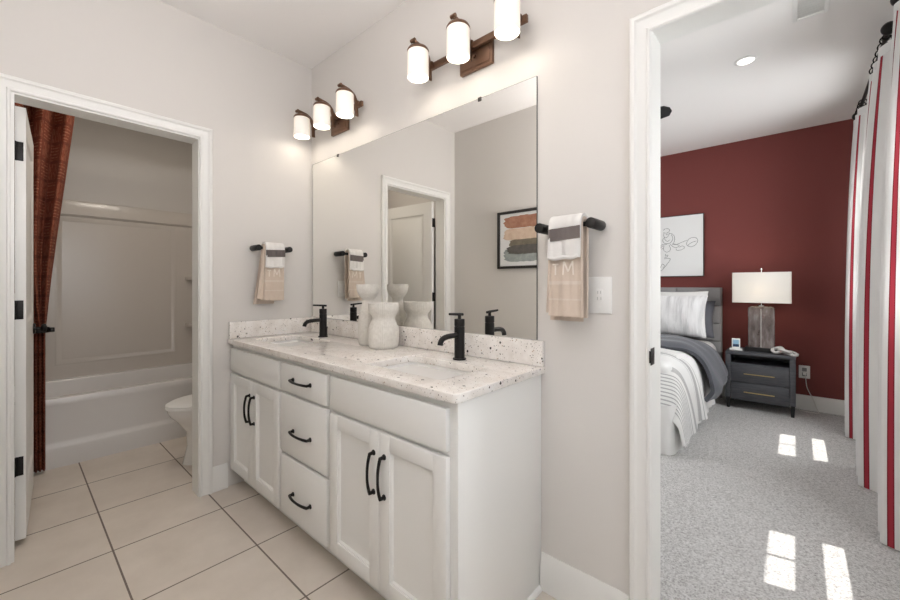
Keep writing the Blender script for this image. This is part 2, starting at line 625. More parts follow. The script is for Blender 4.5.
struct('floor', bx(-2.0, 3.4, W - 0.1, 0.05, -0.06, 0.0), 'floor_tile')
struct('floor_carpet', bx(-1.6, XW, 0.05, YB, -0.06, 0.004), 'carpet')
struct('ceiling', bx(-2.0, 3.4, W - 0.1, 0.115, H, H + 0.1), 'ceiling_paint')
struct('ceiling', bx(-2.0, XW + 0.12, 0.115, YB + 0.1, H, H + 0.1), 'ceiling_paint')

b = new()   # wall with the tub room doorway
box(b, -0.115, 0, W, DL0 - 0.018, 0, H); box(b, -0.115, 0, DL1 + 0.018, 0, 0, H); box(b, -0.115, 0, DL0 - 0.018, DL1 + 0.018, DLZ + 0.018, H)
struct('wall_left', b, 'wall_paint')
b = new()   # wall behind the vanity, with the doorway to the bedroom
box(b, -2.0, DB0 - 0.018, 0, 0.115, 0, H); box(b, DB1 + 0.018, 3.4, 0, 0.115, 0, H); box(b, DB0 - 0.018, DB1 + 0.018, 0, 0.115, DBZ + 0.018, H)
struct('wall_back', b, 'wall_paint')
struct('wall_front', bx(-2.0, 3.4, W - 0.1, W, 0, H), 'wall_paint')
struct('wall_right', bx(3.3, 3.4, W, 0, 0, H), 'wall_paint')
struct('wall_tub', bx(-2.0, -1.915, W, 0, 0, H), 'wall_paint')
struct('wall_bedroom_back', bx(-1.6, XW + 0.12, YB, YB + 0.1, 0, H), 'red_paint')
struct('wall_bedroom_left', bx(-1.7, -1.6, 0.115, YB, 0, H), 'wall_paint')
WIN = ((2.36, 2.87), (0.74, 1.195))
WZ0, WZ1 = 0.90, 2.52
b = new()
ys = [0.115] + [q for w_ in sorted(WIN) for q in (w_[0] - 0.04, w_[1] + 0.04)] + [YB]
for k in range(0, len(ys), 2):
    box(b, XW, XW + 0.12, ys[k], ys[k + 1], 0, H)
for w_ in WIN:
    box(b, XW, XW + 0.12, w_[0] - 0.04, w_[1] + 0.04, 0, WZ0); box(b, XW, XW + 0.12, w_[0] - 0.04, w_[1] + 0.04, WZ1, H)
struct('wall_bedroom_right', b, 'wall_paint')
for k, (y0, y1) in enumerate(WIN):
    b = new()
    X0, X1 = XW + 0.012, XW + 0.032
    box(b, X0, X1, y0 - 0.04, y0, WZ0, WZ1); box(b, X0, X1, y1, y1 + 0.04, WZ0, WZ1)
    box(b, X0, X1, y0, y1, WZ0, 1.09); box(b, X0, X1, y0, y1, 1.40, 1.65); box(b, X0, X1, y0, y1, 2.03, WZ1)
    ym = (y0 + y1) / 2
    box(b, X0, X1, ym - 0.007, ym + 0.007, 1.65, 2.03)
    w_ = struct('window_%d' % (k + 1), b, 'trim_paint')
    b = new()
    box(b, XW + 0.020, XW + 0.024, y0, y1, 1.09, 1.40); box(b, XW + 0.020, XW + 0.024, y0, y1, 1.65, 2.03)
    obj('pane', b, 'window_glass', w_)

# door casings, built as a mitred moulding
CAS = [(0.0, 0.0), (0.0, 0.009), (0.004, 0.0125), (0.010, 0.0125), (0.014, 0.007), (0.040, 0.011), (0.044, 0.0145), (0.048, 0.019), (0.058, 0.020), (0.064, 0.015), (0.064, 0.0)]
def casing(bm, s0, s1, zt, place):
    rings = []
    for path in range(4):
        ring = []
        for tt, d in CAS:
            s = s0 - tt if path < 2 else s1 + tt
            z = 0.0 if path in (0, 3) else zt + tt
            ring.append(place(s, z, d))
        rings.append(ring)
    loft(bm, rings, closed=True)
b = new()
casing(b, DL0 - 0.010, DL1 + 0.004, DLZ + 0.008, lambda s, z, d: (d, s, z))
casing(b, DL0 - 0.010, DL1 + 0.006, DLZ + 0.010, lambda s, z, d: (-0.115 - d, s, z))
def jamb_x(bm):       # lining of the tub room doorway
    box(bm, -0.1152, 0.0002, DL0 - 0.018, DL0, 0, DLZ); box(bm, -0.1152, 0.0002, DL1, DL1 + 0.018, 0, DLZ)
    box(bm, -0.1154, 0.0004, DL0 - 0.018, DL1 + 0.018, DLZ, DLZ + 0.018)
jamb_x(b)
struct('trim_1', b, 'trim_paint')
b = new()
casing(b, DB0 - 0.001, DB1 + 0.014, DBZ - 0.010, lambda s, z, d: (s, -d, z))
casing(b, DB0 - 0.002, DB1 + 0.010, DBZ + 0.010, lambda s, z, d: (s, 0.115 + d, z))
box(b, DB0 - 0.018, DB0, -0.0002, 0.1152, 0, DBZ); box(b, DB1, DB1 + 0.018, -0.0002, 0.1152, 0, DBZ); box(b, DB0 - 0.018, DB1 + 0.018, -0.0004, 0.1154, DBZ, DBZ + 0.018)
tr2 = struct('trim_2', b, 'trim_paint')
b = new()
box(b, DB0 + 0.0001, DB0 + 0.0020, -0.012, 0.030, 0.947, 1.003, 0.0008); box(b, DB0 - 0.0035, DB0 + 0.0020, -0.0150, -0.0115, 0.955, 0.995, 0.001)
o = obj('strike_plate', b, 'black_metal', tr2)
o['label'] = 'dark metal strike plate'

# baseboards
BBP = [(0, 0), (0.014, 0), (0.014, 0.105), (0.011, 0.115), (0.011, 0.122), (0.006, 0.135), (0.004, 0.146), (0, 0.146)]
def base_y(bm, xw, y0, y1, sgn):   # board on a wall x = xw
    prof = [(xw + sgn * u, z) for u, z in BBP]
    loft(bm, [[(p[0], y0, p[1]) for p in prof], [(p[0], y1, p[1]) for p in prof]])
def base_x(bm, yw, x0, x1, sgn):
    prof = [(yw + sgn * u, z) for u, z in BBP]
    loft(bm, [[(x0, p[0], p[1]) for p in prof], [(x1, p[0], p[1]) for p in prof]])
b = new(); base_y(b, 0.0, -0.631, -0.547, 1); struct('baseboard_left', b, 'trim_paint')
b = new(); base_x(b, 0.0, 1.799, DB0 - 0.069, -1); struct('baseboard_back', b, 'trim_paint')
b = new(); base_x(b, W, 0.0, 3.3, 1); struct('baseboard_front', b, 'trim_paint')
b = new(); base_x(b, YB, -1.6, XW, -1); struct('baseboard_bedroom_back', b, 'trim_paint')
b = new(); base_y(b, XW, 0.14, YB - 0.015, -1); struct('baseboard_bedroom_right', b, 'trim_paint')

# ------------------------------------------------------------------ open door to the tub room
def door_panel_set(bm, w, h, t_, px, stiles):
    """a moulded two panel leaf in local x 0..w, thickness along y 0..t, z 0..h"""
    x0, x1 = stiles, w - stiles
    zs = [0, 0.20, 0.86, 1.00, h - 0.115, h]
    box(bm, 0, x0, 0, t_, 0, h); box(bm, x1, w, 0, t_, 0, h)
    for za, zb in ((zs[0], zs[1]), (zs[2], zs[3]), (zs[4], zs[5])):
        box(bm, x0, x1, 0, t_, za, zb)
    for za, zb in ((zs[1], zs[2]), (zs[3], zs[4])):
        for y_out, y_in, y_p in ((0.0, 0.008, 0.003), (t_, t_ - 0.008, t_ - 0.003)):
            def ring(ins, y):
                return [(x0 + ins, y, za + ins), (x1 - ins, y, za + ins), (x1 - ins, y, zb - ins), (x0 + ins, y, zb - ins)]
            loft(bm, [ring(0, y_out), ring(0.012, y_in), ring(0.030, y_in), ring(0.045, y_p)], cap0=False, cap1=True)
b = new()
door_panel_set(b, 0.690, 2.012, 0.035, 0, 0.105)
door = struct('door_1', b, 'trim_paint')
door.location = (-0.136, -1.3650, 0.030)
door.rotation_euler = (0, 0, PI - 0.062)
for zc in (1.835, 1.098, 0.372):
    b = new()
    box(b, -0.0022, 0.0, 0.008, 0.0345, zc - 0.030 - 0.044, zc - 0.030 + 0.044, 0.001)
    cyl(b, (-0.006, 0.036, zc - 0.074), (-0.006, 0.036, zc + 0.014), 0.006, n=12)
    for dz in (-0.03, 0.0, 0.03):
        cyl(b, (-0.003, 0.020, zc - 0.030 + dz), (-0.0015, 0.020, zc - 0.030 + dz), 0.003, n=8)
    o = obj('hinge', b, 'black_metal', door)
    o['label'] = 'black door hinge'
b = new()
cyl(b, (0.632, 0.0, 0.93), (0.632, -0.010, 0.93), 0.030); cyl(b, (0.632, -0.010, 0.93), (0.632, -0.035, 0.93), 0.010)
o = obj('rose', b, 'black_metal', door)
b = new()
lathe(b, [(0.010, 0), (0.020, 0.004), (0.026, 0.014), (0.024, 0.022), (0.012, 0.027), (0.0005, 0.028)], 24)
bmesh.ops.rotate(b, verts=b.verts, cent=(0, 0, 0), matrix=Matrix.Rotation(PI / 2, 3, 'X'))
bmesh.ops.translate(b, verts=b.verts, vec=(0.632, -0.030, 0.93))
obj('knob', b, 'black_metal', door)['label'] = 'black door knob'

# ------------------------------------------------------------------ tub alcove
TX0, TX1, TY0, TY1 = -1.913, -1.130, W + 0.002, -0.002
RZ = 0.455
tub = thing('bathtub', 'white alcove bathtub with a stepped apron seen through the doorway', 'bathtub', (TX1, (TY0 + TY1) / 2, 0))
ox, oy = TX1, (TY0 + TY1) / 2
yl = TY1 - TY0
xl = TX1 - TX0
b = new()
cxm = -xl / 2
loft(b, [rrect(cxm, 0, xl, yl, 0.01, RZ - 0.05), rrect(cxm, 0, xl, yl, 0.012, RZ - 0.012), rrect(cxm, 0, xl - 0.012, yl - 0.012, 0.014, RZ),
         rrect(cxm, 0, xl - 0.15, yl - 0.17, 0.14, RZ), rrect(cxm, 0, xl - 0.175, yl - 0.20, 0.14, RZ - 0.015),
         rrect(cxm, 0, xl - 0.24, yl - 0.34, 0.13, 0.16), rrect(cxm, 0, xl - 0.30, yl - 0.44, 0.12, 0.11)], cap0=False)
obj('basin', b, 'acrylic', tub)
b = new()
prof = [(-0.03, 0.0), (0.022, 0.0), (0.022, 0.125), (0.016, 0.140), (0.004, 0.152), (0.0, 0.168), (-0.003, RZ - 0.10), (-0.003, RZ - 0.030), (-0.03, RZ - 0.030)]
loft(b, [[(p[0], -yl / 2, p[1]) for p in prof], [(p[0], yl / 2, p[1]) for p in prof]])
obj('apron', b, 'acrylic', tub)
b = new(); cyl(b, (cxm, 0.42, 0.108), (cxm, 0.42, 0.116), 0.032)
obj('drain', b, 'chrome', tub)

sur = thing('tub_surround', 'white moulded wall surround with ledge and recessed panel above the bathtub', 'surround', (-1.913, (TY0 + TY1) / 2, RZ))
sx, sy = -1.913, (TY0 + TY1) / 2
def L(y): return y - sy
b = new()
Zt = 1.912 - RZ
P0, P1, Z0, Z1 = L(-1.165), L(-0.365), 0.578 - RZ, 1.765 - RZ
ya, yb2 = -yl / 2, yl / 2
box(b, 0.0, 0.010, ya, yb2, 0.0, Zt - 0.12)
for bb in ((ya, P0, 0.0, Zt - 0.12), (P1, yb2, 0.0, Zt - 0.12), (P0, P1, 0.0, Z0), (P0, P1, Z1, Zt - 0.12)):
    box(b, 0.010, 0.024, *bb)
def ring(i, x): return [(x, P0 + i, Z0 + i), (x, P1 - i, Z0 + i), (x, P1 - i, Z1 - i), (x, P0 + i, Z1 - i)]
loft(b, [ring(-0.012, 0.0245), ring(-0.006, 0.026), ring(0.0, 0.025), ring(0.020, 0.014), ring(0.030, 0.011)], cap0=False, cap1=False)
obj('back_panel', b, 'acrylic_wall', sur)
b = new()
prof = [(0, Zt - 0.135), (0.026, Zt - 0.135), (0.045, Zt - 0.118), (0.047, Zt - 0.012), (0.040, Zt), (0, Zt)]
loft(b, [[(p[0], ya, p[1]) for p in prof], [(p[0], yb2, p[1]) for p in prof]])
obj('ledge', b, 'acrylic_wall', sur)
for s in (-1, 1):
    b = new()
    y_o, y_i = (ya, ya + 0.022) if s < 0 else (yb2 - 0.022, yb2)
    box(b, 0.0, 0.755, y_o, y_i, 0.0, Zt, 0.004)
    obj('side_panel', b, 'acrylic_wall', sur)
for zc in (1.285, 0.835):
    b = new()
    pl = [(0.024, yb2 - 0.022)] + [(0.024 + 0.17 * math.cos(a * PI / 16), yb2 - 0.022 - 0.26 * math.sin(a * PI / 16)) for a in range(9)]
    loft(b, [[(p[0], p[1], zc - RZ - 0.022) for p in pl], [(p[0], p[1], zc - RZ + 0.008) for p in pl]])
    obj('corner_shelf', b, 'acrylic_wall', sur)

rodt = thing('shower_curtain_rod', 'dark rod carrying the rust shower curtain above the bathtub', 'curtain rod', (-1.085, W, 2.47))
b = new(); cyl(b, (0, 0.006, 0), (0, 1.55, 0), 0.0125); obj('rod', b, 'black_metal', rodt)
for y in (0.0, 1.546):
    b = new(); cyl(b, (0, y, 0), (0, y + 0.010, 0), 0.03); obj('flange', b, 'black_metal', rodt)

sc_t = thing('shower_curtain', 'rust brown patterned shower curtain gathered beside the open door', 'shower curtain', (-1.068, -1.29, 0.02))
def curtain_fn(u, v_):
    z = 0.02 + (2.44 - 0.02) * v_
    # width of the gathered cloth by height: pinched at the holdback
    pts = [(0.0, -1.325, -1.262), (0.90, -1.325, -1.262), (0.98, -1.345, -1.256), (1.25, -1.42, -1.235), (1.57, -1.48, -1.204), (2.0, -1.52, -1.160), (2.44, -1.53, -1.115)]
    for a, c_ in zip(pts[:-1], pts[1:]):
        if z <= c_[0] + 1e-6:
            k = (z - a[0]) / (c_[0] - a[0])
            y0, y1 = a[1] + (c_[1] - a[1]) * k, a[2] + (c_[2] - a[2]) * k
            break
    k = max(0.0, min(1.0, (z - 0.95) / 0.8))
    amp = 0.020 + 0.036 * k
    n_ = 3.5
    w_ = u + 0.03 * math.sin(3 * z)
    x = amp * math.sin(2 * PI * n_ * u + 0.9 + 0.4 * math.sin(2.1 * z)) + 0.012 * k * math.sin(17 * u + z)
    return (x, y0 + (y1 - y0) * u + 1.29, z - 0.02)
b = new()
grid(b, 110, 60, curtain_fn, lambda u, v_: (u * 1.15, v_ * 2.42), 0.004)
obj('curtain_cloth', b, 'rust_weave', sc_t)
b = new()
loft(b, [[(0.062 * math.cos(a) , 0.046 * math.sin(a) - 0.001, z) for a in [2 * PI * k / 24 for k in range(24)]] for z in (0.892, 0.918)], cap0=False, cap1=False)
loft(b, [[(0.066 * math.cos(a) , 0.050 * math.sin(a) - 0.001, z) for a in [2 * PI * k / 24 for k in range(24)]] for z in (0.890, 0.920)], cap0=False, cap1=False)
box(b, 0.0, 0.03, 0.045, 0.068, 0.891, 0.919, 0.003)
o = obj('holdback', b, 'black_metal', sc_t)
o['label'] = 'black curtain holdback'

# ------------------------------------------------------------------ toilet
toi = thing('toilet', 'white toilet partly hidden by the doorway casing, beside the bathtub', 'toilet', (-0.545, 0.0, 0.0))
def egg(cx, cy, w, d0, d1, z, n=40):
    out = []
    for k in range(n):
        a = 2 * PI * k / n
        s_, c_ = math.sin(a), math.cos(a)
        out.append((cx + w / 2 * c_, cy + (d1 if s_ > 0 else d0) * s_, z))
    return out
b = new()
loft(b, [egg(0, -0.40, 0.22, 0.240, 0.24, 0.0), egg(0, -0.40, 0.205, 0.232, 0.24, 0.03), egg(0, -0.40, 0.185, 0.212, 0.24, 0.12), egg(0, -0.42, 0.21, 0.200, 0.26, 0.22),
         egg(0, -0.44, 0.315, 0.238, 0.28, 0.30), egg(0, -0.45, 0.355, 0.26, 0.28, 0.335), egg(0, -0.45, 0.365, 0.275, 0.27, 0.365), egg(0, -0.45, 0.362, 0.275, 0.27, 0.385),
         egg(0, -0.45, 0.27, 0.215, 0.20, 0.385), egg(0, -0.45, 0.22, 0.16, 0.16, 0.27), egg(0, -0.44, 0.12, 0.08, 0.10, 0.22)])
obj('bowl', b, 'porcelain', toi)
b = new(); loft(b, [egg(0, -0.45, 0.372, 0.282, 0.24, 0.386), egg(0, -0.45, 0.378, 0.286, 0.24, 0.394), egg(0, -0.45, 0.372, 0.282, 0.24, 0.404)])
obj('seat', b, 'white_plastic', toi)
b = new(); loft(b, [egg(0, -0.45, 0.372, 0.284, 0.24, 0.4055), egg(0, -0.45, 0.374, 0.285, 0.24, 0.414), egg(0, -0.45, 0.350, 0.265, 0.22, 0.424), egg(0, -0.45, 0.2, 0.15, 0.12, 0.428)])
obj('lid', b, 'white_plastic', toi)
b = new(); loft(b, [rrect(0, -0.105, 0.40, 0.17, 0.03, 0.36), rrect(0, -0.105, 0.43, 0.185, 0.03, 0.72)]); obj('tank', b, 'porcelain', toi)
b = new(); loft(b, [rrect(0, -0.105, 0.445, 0.20, 0.03, 0.721), rrect(0, -0.105, 0.445, 0.20, 0.03, 0.745), rrect(0, -0.105, 0.42, 0.175, 0.03, 0.757)]); obj('tank_lid', b, 'porcelain', toi)
b = new(); cyl(b, (-0.16, -0.20, 0.66), (-0.16, -0.215, 0.66), 0.014); box(b, -0.165, -0.09, -0.226, -0.214, 0.652, 0.668, 0.003); obj('flush_lever', b, 'chrome', toi)

# ------------------------------------------------------------------ vanity
VX0, VX1 = 0.003, 1.797
van = thing('vanity_cabinet', 'long white double vanity cabinet with shaker doors and black pulls', 'cabinet', (0, 0, 0))
YF = -0.515          # face frame
b = new()
box(b, VX0, VX1 - 0.0172, YF, YF + 0.02, 0.105, 0.859)
box(b, VX0, VX1 - 0.017, YF + 0.02, -0.016, 0.105, 0.125); box(b, VX0, VX0 + 0.016, YF + 0.02, -0.016, 0.125, 0.859)
box(b, VX0, VX1 - 0.017, -0.03, -0.016, 0.125, 0.68)
obj('body', b, 'cabinet_paint', van)
b = new(); box(b, VX1 - 0.017, VX1, YF, -0.0005, 0.0, 0.859, 0.001); obj('side_panel', b, 'cabinet_paint', van)
b = new(); box(b, VX0, VX1 - 0.017, -0.452, -0.437, 0.0, 0.105); obj('toe_kick', b, 'cabinet_paint', van)
b = new()
prism(b, [(VX1, 0.0), (VX1 + 0.012, 0.0), (VX1 + 0.012, 0.010), (VX1 + 0.006, 0.018), (VX1, 0.020)], 'y', YF + 0.002, -0.018)
obj('shoe_moulding', b, 'trim_paint', van)
YD = YF - 0.020
def pull(bm, c, length, vertical):
    h = length / 2
    pts = []
    for k in range(13):
        s = -1 + 2 * k / 12
        out = 0.030 - 0.012 * abs(s) ** 2.2
        pts.append((s * h * 0.97, -out))
    def pl(s, y, w_=0): return (c[0] + (w_ if vertical else s), c[1] + y, c[2] + (s if vertical else w_))
    tube(bm, [pl(s, y) for s, y in pts], [0.0062 - 0.0012 * (1 - abs(-1 + 2 * k / 12)) for k in range(13)], 10)
    for s in (-h * 0.95, h * 0.95):
        cyl(bm, pl(s, 0.0), pl(s, -0.022), 0.0075, 0.0055, 12)
        cyl(bm, pl(s, 0.0), pl(s, -0.003), 0.0105, 0.010, 12)
def slab(name, x0, x1, z0, z1, pull_at=None):
    b_ = new(); box(b_, x0, x1, YD, YF - 0.0005, z0, z1, 0.003)
    o_ = obj(name, b_, 'cabinet_paint', van)
    if pull_at:
        b_ = new(); pull(b_, (pull_at[0], YD, pull_at[1]), 0.165, False); obj('pull', b_, 'black_metal', o_)['label'] = 'black arched pull'
def shaker(x0, x1, z0, z1, px):
    b_ = new()
    s = 0.056
    box(b_, x0, x0 + s, YD, YF - 0.0005, z0, z1, 0.0018); box(b_, x1 - s, x1, YD, YF - 0.0005, z0, z1, 0.0018)
    box(b_, x0 + s, x1 - s, YD, YF - 0.0005, z0, z0 + s, 0.0012); box(b_, x0 + s, x1 - s, YD, YF - 0.0005, z1 - s, z1, 0.0012)
    o_ = obj('door', b_, 'cabinet_paint', van)
    b_ = new()
    x_0, x_1, z_0, z_1 = x0 + s - 0.0005, x1 - s + 0.0005, z0 + s - 0.0005, z1 - s + 0.0005
    def rg(i, y): return [(x_0 + i, y, z_0 + i), (x_1 - i, y, z_0 + i), (x_1 - i, y, z_1 - i), (x_0 + i, y, z_1 - i)]
    loft(b_, [rg(0, YF - 0.001), rg(0, YD + 0.005), rg(0.004, YD + 0.006), rg(0.009, YD + 0.0125)])
    obj('panel', b_, 'cabinet_paint', o_)
    b_ = new(); pull(b_, (px, YD, 0.532), 0.150, True); obj('pull', b_, 'black_metal', o_)['label'] = 'black arched pull'
slab('false_front', 0.013, 0.648, 0.702, 0.836)
slab('false_front', 1.114, 1.765, 0.702, 0.836)
shaker(0.013, 0.3290, 0.112, 0.684, 0.301); shaker(0.3320, 0.648, 0.112, 0.684, 0.360)
shaker(1.114, 1.4385, 0.112, 0.684, 1.410); shaker(1.4415, 1.765, 0.112, 0.684, 1.470)
slab('drawer', 0.670, 1.089, 0.704, 0.836, (0.8795, 0.770))
slab('drawer', 0.670, 1.089, 0.408, 0.688, (0.8795, 0.530))
slab('drawer', 0.670, 1.089, 0.112, 0.392, (0.8795, 0.235))

# worktop with two undermount cutouts
CT = 0.890
SK = ((0.130, 0.550), (1.235, 1.655))
SY0, SY1 = -0.440, -0.180
top = thing('countertop', 'white speckled quartz vanity countertop with backsplash', 'countertop', (0, 0, 0.860))
b = new()
xs = [0.002, SK[0][0], SK[0][1], SK[1][0], SK[1][1], 1.8135]
yy = [-0.545, SY0, SY1, -0.002]
V = [[b.verts.new((x, y, 0.0)) for y in yy] for x in xs]
fs = []
for i in range(5):
    for j in range(3):
        if j == 1 and i in (1, 3):
            continue
        fs.append(b.faces.new((V[i][j], V[i + 1][j], V[i + 1][j + 1], V[i][j + 1])))
ext = bmesh.ops.extrude_face_region(b, geom=fs)
bmesh.ops.translate(b, verts=[g for g in ext['geom'] if isinstance(g, bmesh.types.BMVert)], vec=(0, 0, 0.030))
bmesh.ops.recalc_face_normals(b, faces=b.faces)
hole = {(round(x, 3), round(y, 3)) for s in SK for x in s for y in (SY0, SY1)}
es = []
for e in b.edges:
    v0, v1 = e.verts
    if abs(v0.co.z - v1.co.z) > 0.01:
        key = (round(v0.co.x, 3), round(v0.co.y, 3))
        if key in hole or (key[0] > 1.8 and key[1] < -0.5):
            es.append(e)
bmesh.ops.bevel(b, geom=es, offset=0.022, segments=5, profile=0.5, affect='EDGES')
es = [e for e in b.edges if len(e.link_faces) == 2 and e.calc_face_angle(0) > 1.0 and abs(e.verts[0].co.z - e.verts[1].co.z) < 1e-5]
bmesh.ops.bevel(b, geom=es, offset=0.004, segments=3, profile=0.5, affect='EDGES')
obj('slab', b, 'quartz', top, fix=False)
b = new(); box(b, 0.0225, 1.8135, -0.0215, -0.001, 0.0305, 0.131, 0.0015); obj('backsplash', b, 'quartz', top)
b = new(); box(b, 0.001, 0.0215, -0.541, -0.001, 0.0305, 0.131, 0.0015); obj('side_splash', b, 'quartz', top)

def sink(xc, label):
    s = thing('sink', label, 'sink', (xc, (SY0 + SY1) / 2, 0.859), 0, 'undermount basins')
    w_, d_ = SK[0][1] - SK[0][0] + 0.012, SY1 - SY0 + 0.012
    b_ = new()
    loft(b_, [rrect(0, 0, w_ + 0.03, d_ + 0.03, 0.04, -0.012), rrect(0, 0, w_ + 0.03, d_ + 0.03, 0.04, 0.0), rrect(0, 0, w_, d_, 0.03, 0.0), rrect(0, 0, w_ - 0.014, d_ - 0.014, 0.035, -0.02),
              rrect(0, 0, w_ - 0.04, d_ - 0.04, 0.045, -0.10), rrect(0, 0, w_ - 0.09, d_ - 0.09, 0.05, -0.128), rrect(0, 0.03, 0.10, 0.06, 0.02, -0.134)])
    obj('basin', b_, 'porcelain', s)
    b_ = new(); cyl(b_, (0, 0.03, -0.1335), (0, 0.03, -0.129), 0.023); obj('drain', b_, 'black_metal', s)
    return s
sk = sink((SK[0][0] + SK[0][1]) / 2, 'white undermount sink in the counter end near the left wall')
dup(sk, ((SK[1][0] + SK[1][1]) / 2, (SY0 + SY1) / 2, 0.859), 0, 'white undermount sink in the counter end nearest the viewer')

fau = thing('faucet', 'matte black faucet at the sink near the left wall', 'faucet', (0.3525, -0.118, CT + 0.0005), 0, 'black vanity faucets')
b = new(); cyl(b, (0, 0, 0), (0, 0, 0.007), 0.0295, 0.0295, 32, 0.0015); obj('base', b, 'black_metal', fau)
b = new(); cyl(b, (0, 0, 0.007), (0, 0, 0.142), 0.0225, n=32); cyl(b, (0, 0, 0.145), (0, 0, 0.176), 0.0225, 0.0225, 32, 0.003); cyl(b, (0, 0, 0.140), (0, 0, 0.147), 0.0205, n=32); obj('body', b, 'black_metal', fau)
b = new()
tube(b, smooth_path([(0, -0.015, 0.107), (0, -0.05, 0.107), (0, -0.085, 0.105), (0, -0.108, 0.099), (0, -0.120, 0.087), (0, -0.124, 0.074)], 5), 0.0115, 16)
obj('spout', b, 'black_metal', fau)
b = new(); cyl(b, (0, 0, 0.176), (0, 0, 0.195), 0.0075, n=16); tube(b, [(0, 0.022, 0.194), (0, 0.0, 0.196), (0, -0.035, 0.198), (0, -0.066, 0.200)], [0.0062, 0.0062, 0.0056, 0.005], 12); obj('handle', b, 'black_metal', fau)
b = new(); cyl(b, (0.0, 0.030, 0.05), (0.0, 0.022, 0.05), 0.003, n=8); cyl(b, (0, 0.027, 0.0), (0, 0.027, 0.055), 0.003, n=8); cyl(b, (0, 0.027, 0.055), (0, 0.027, 0.062), 0.006, n=12); obj('lift_rod', b, 'black_metal', fau)
dup(fau, (1.4670, -0.118, CT + 0.0005), 0, 'matte black faucet at the sink nearest the viewer')

vt = thing('candle_pillar', 'taller pale ribbed pillar vase with flared cup, behind the short vase', 'vase', (0.806, -0.112, CT + 0.0005), 0, 'pale ribbed vases')
b = new()
lathe(b, [(0.001, 0), (0.046, 0), (0.050, 0.004), (0.052, 0.03), (0.054, 0.08), (0.052, 0.13), (0.047, 0.175), (0.038, 0.205), (0.031, 0.226), (0.029, 0.238), (0.033, 0.250), (0.046, 0.264), (0.056, 0.282), (0.062, 0.304), (0.063, 0.322), (0.061, 0.327), (0.057, 0.325), (0.050, 0.305), (0.02, 0.285), (0.001, 0.283)], 160, rib=(40, 0.0014))
obj('vessel', b, 'stoneware', vt)
vs = thing('vase', 'short wide ribbed pale vase with narrow waist, in front on the counter', 'vase', (0.960, -0.128, CT + 0.0005), 0, 'pale ribbed vases')
b = new()
lathe(b, [(0.001, 0), (0.068, 0), (0.073, 0.004), (0.077, 0.02), (0.079, 0.055), (0.079, 0.085), (0.0765, 0.104), (0.067, 0.125), (0.0590, 0.142), (0.0570, 0.153), (0.060, 0.164), (0.069, 0.177), (0.0755, 0.188), (0.078, 0.202), (0.079, 0.222), (0.077, 0.230), (0.073, 0.228), (0.066, 0.205), (0.050, 0.16), (0.001, 0.13)], 176, rib=(44, 0.0018))
obj('vessel', b, 'stoneware', vs)

# ------------------------------------------------------------------ mirror
mir = thing('wall_mirror', 'large frameless mirror above the double vanity', 'mirror', (0.0, 0.0, 0.992))
MX0, MX1, MH = 0.026, 1.779, 1.064
b = new()
loft(b, [[(x, -0.0065, z) for x, z in ((MX0, 0.0), (MX1, 0.0), (MX1, MH), (MX0, MH))], [(x, -0.0005, z) for x, z in ((MX0, 0.0), (MX1, 0.0), (MX1, MH), (MX0, MH))]])
obj('glass', b, 'mirror_glass', mir, angle=10)
b = new()
for a in ((MX1, MX1 + 0.0015, -0.0066, -0.0005, 0.0, MH), (MX0 - 0.0015, MX0, -0.0066, -0.0005, 0.0, MH), (MX0, MX1, -0.0066, -0.0005, MH, MH + 0.0012)):
    box(b, *a)
obj('edge', b, 'mirror_back', mir)
for xq in (0.342, 1.492):
    b = new(); box(b, xq - 0.009, xq + 0.009, -0.0095, -0.0067, MH - 0.012, MH + 0.004, 0.002); box(b, xq - 0.009, xq + 0.009, -0.0095, -0.0005, MH + 0.0015, MH + 0.006, 0.001); obj('clip', b, 'bulb_clip', mir)

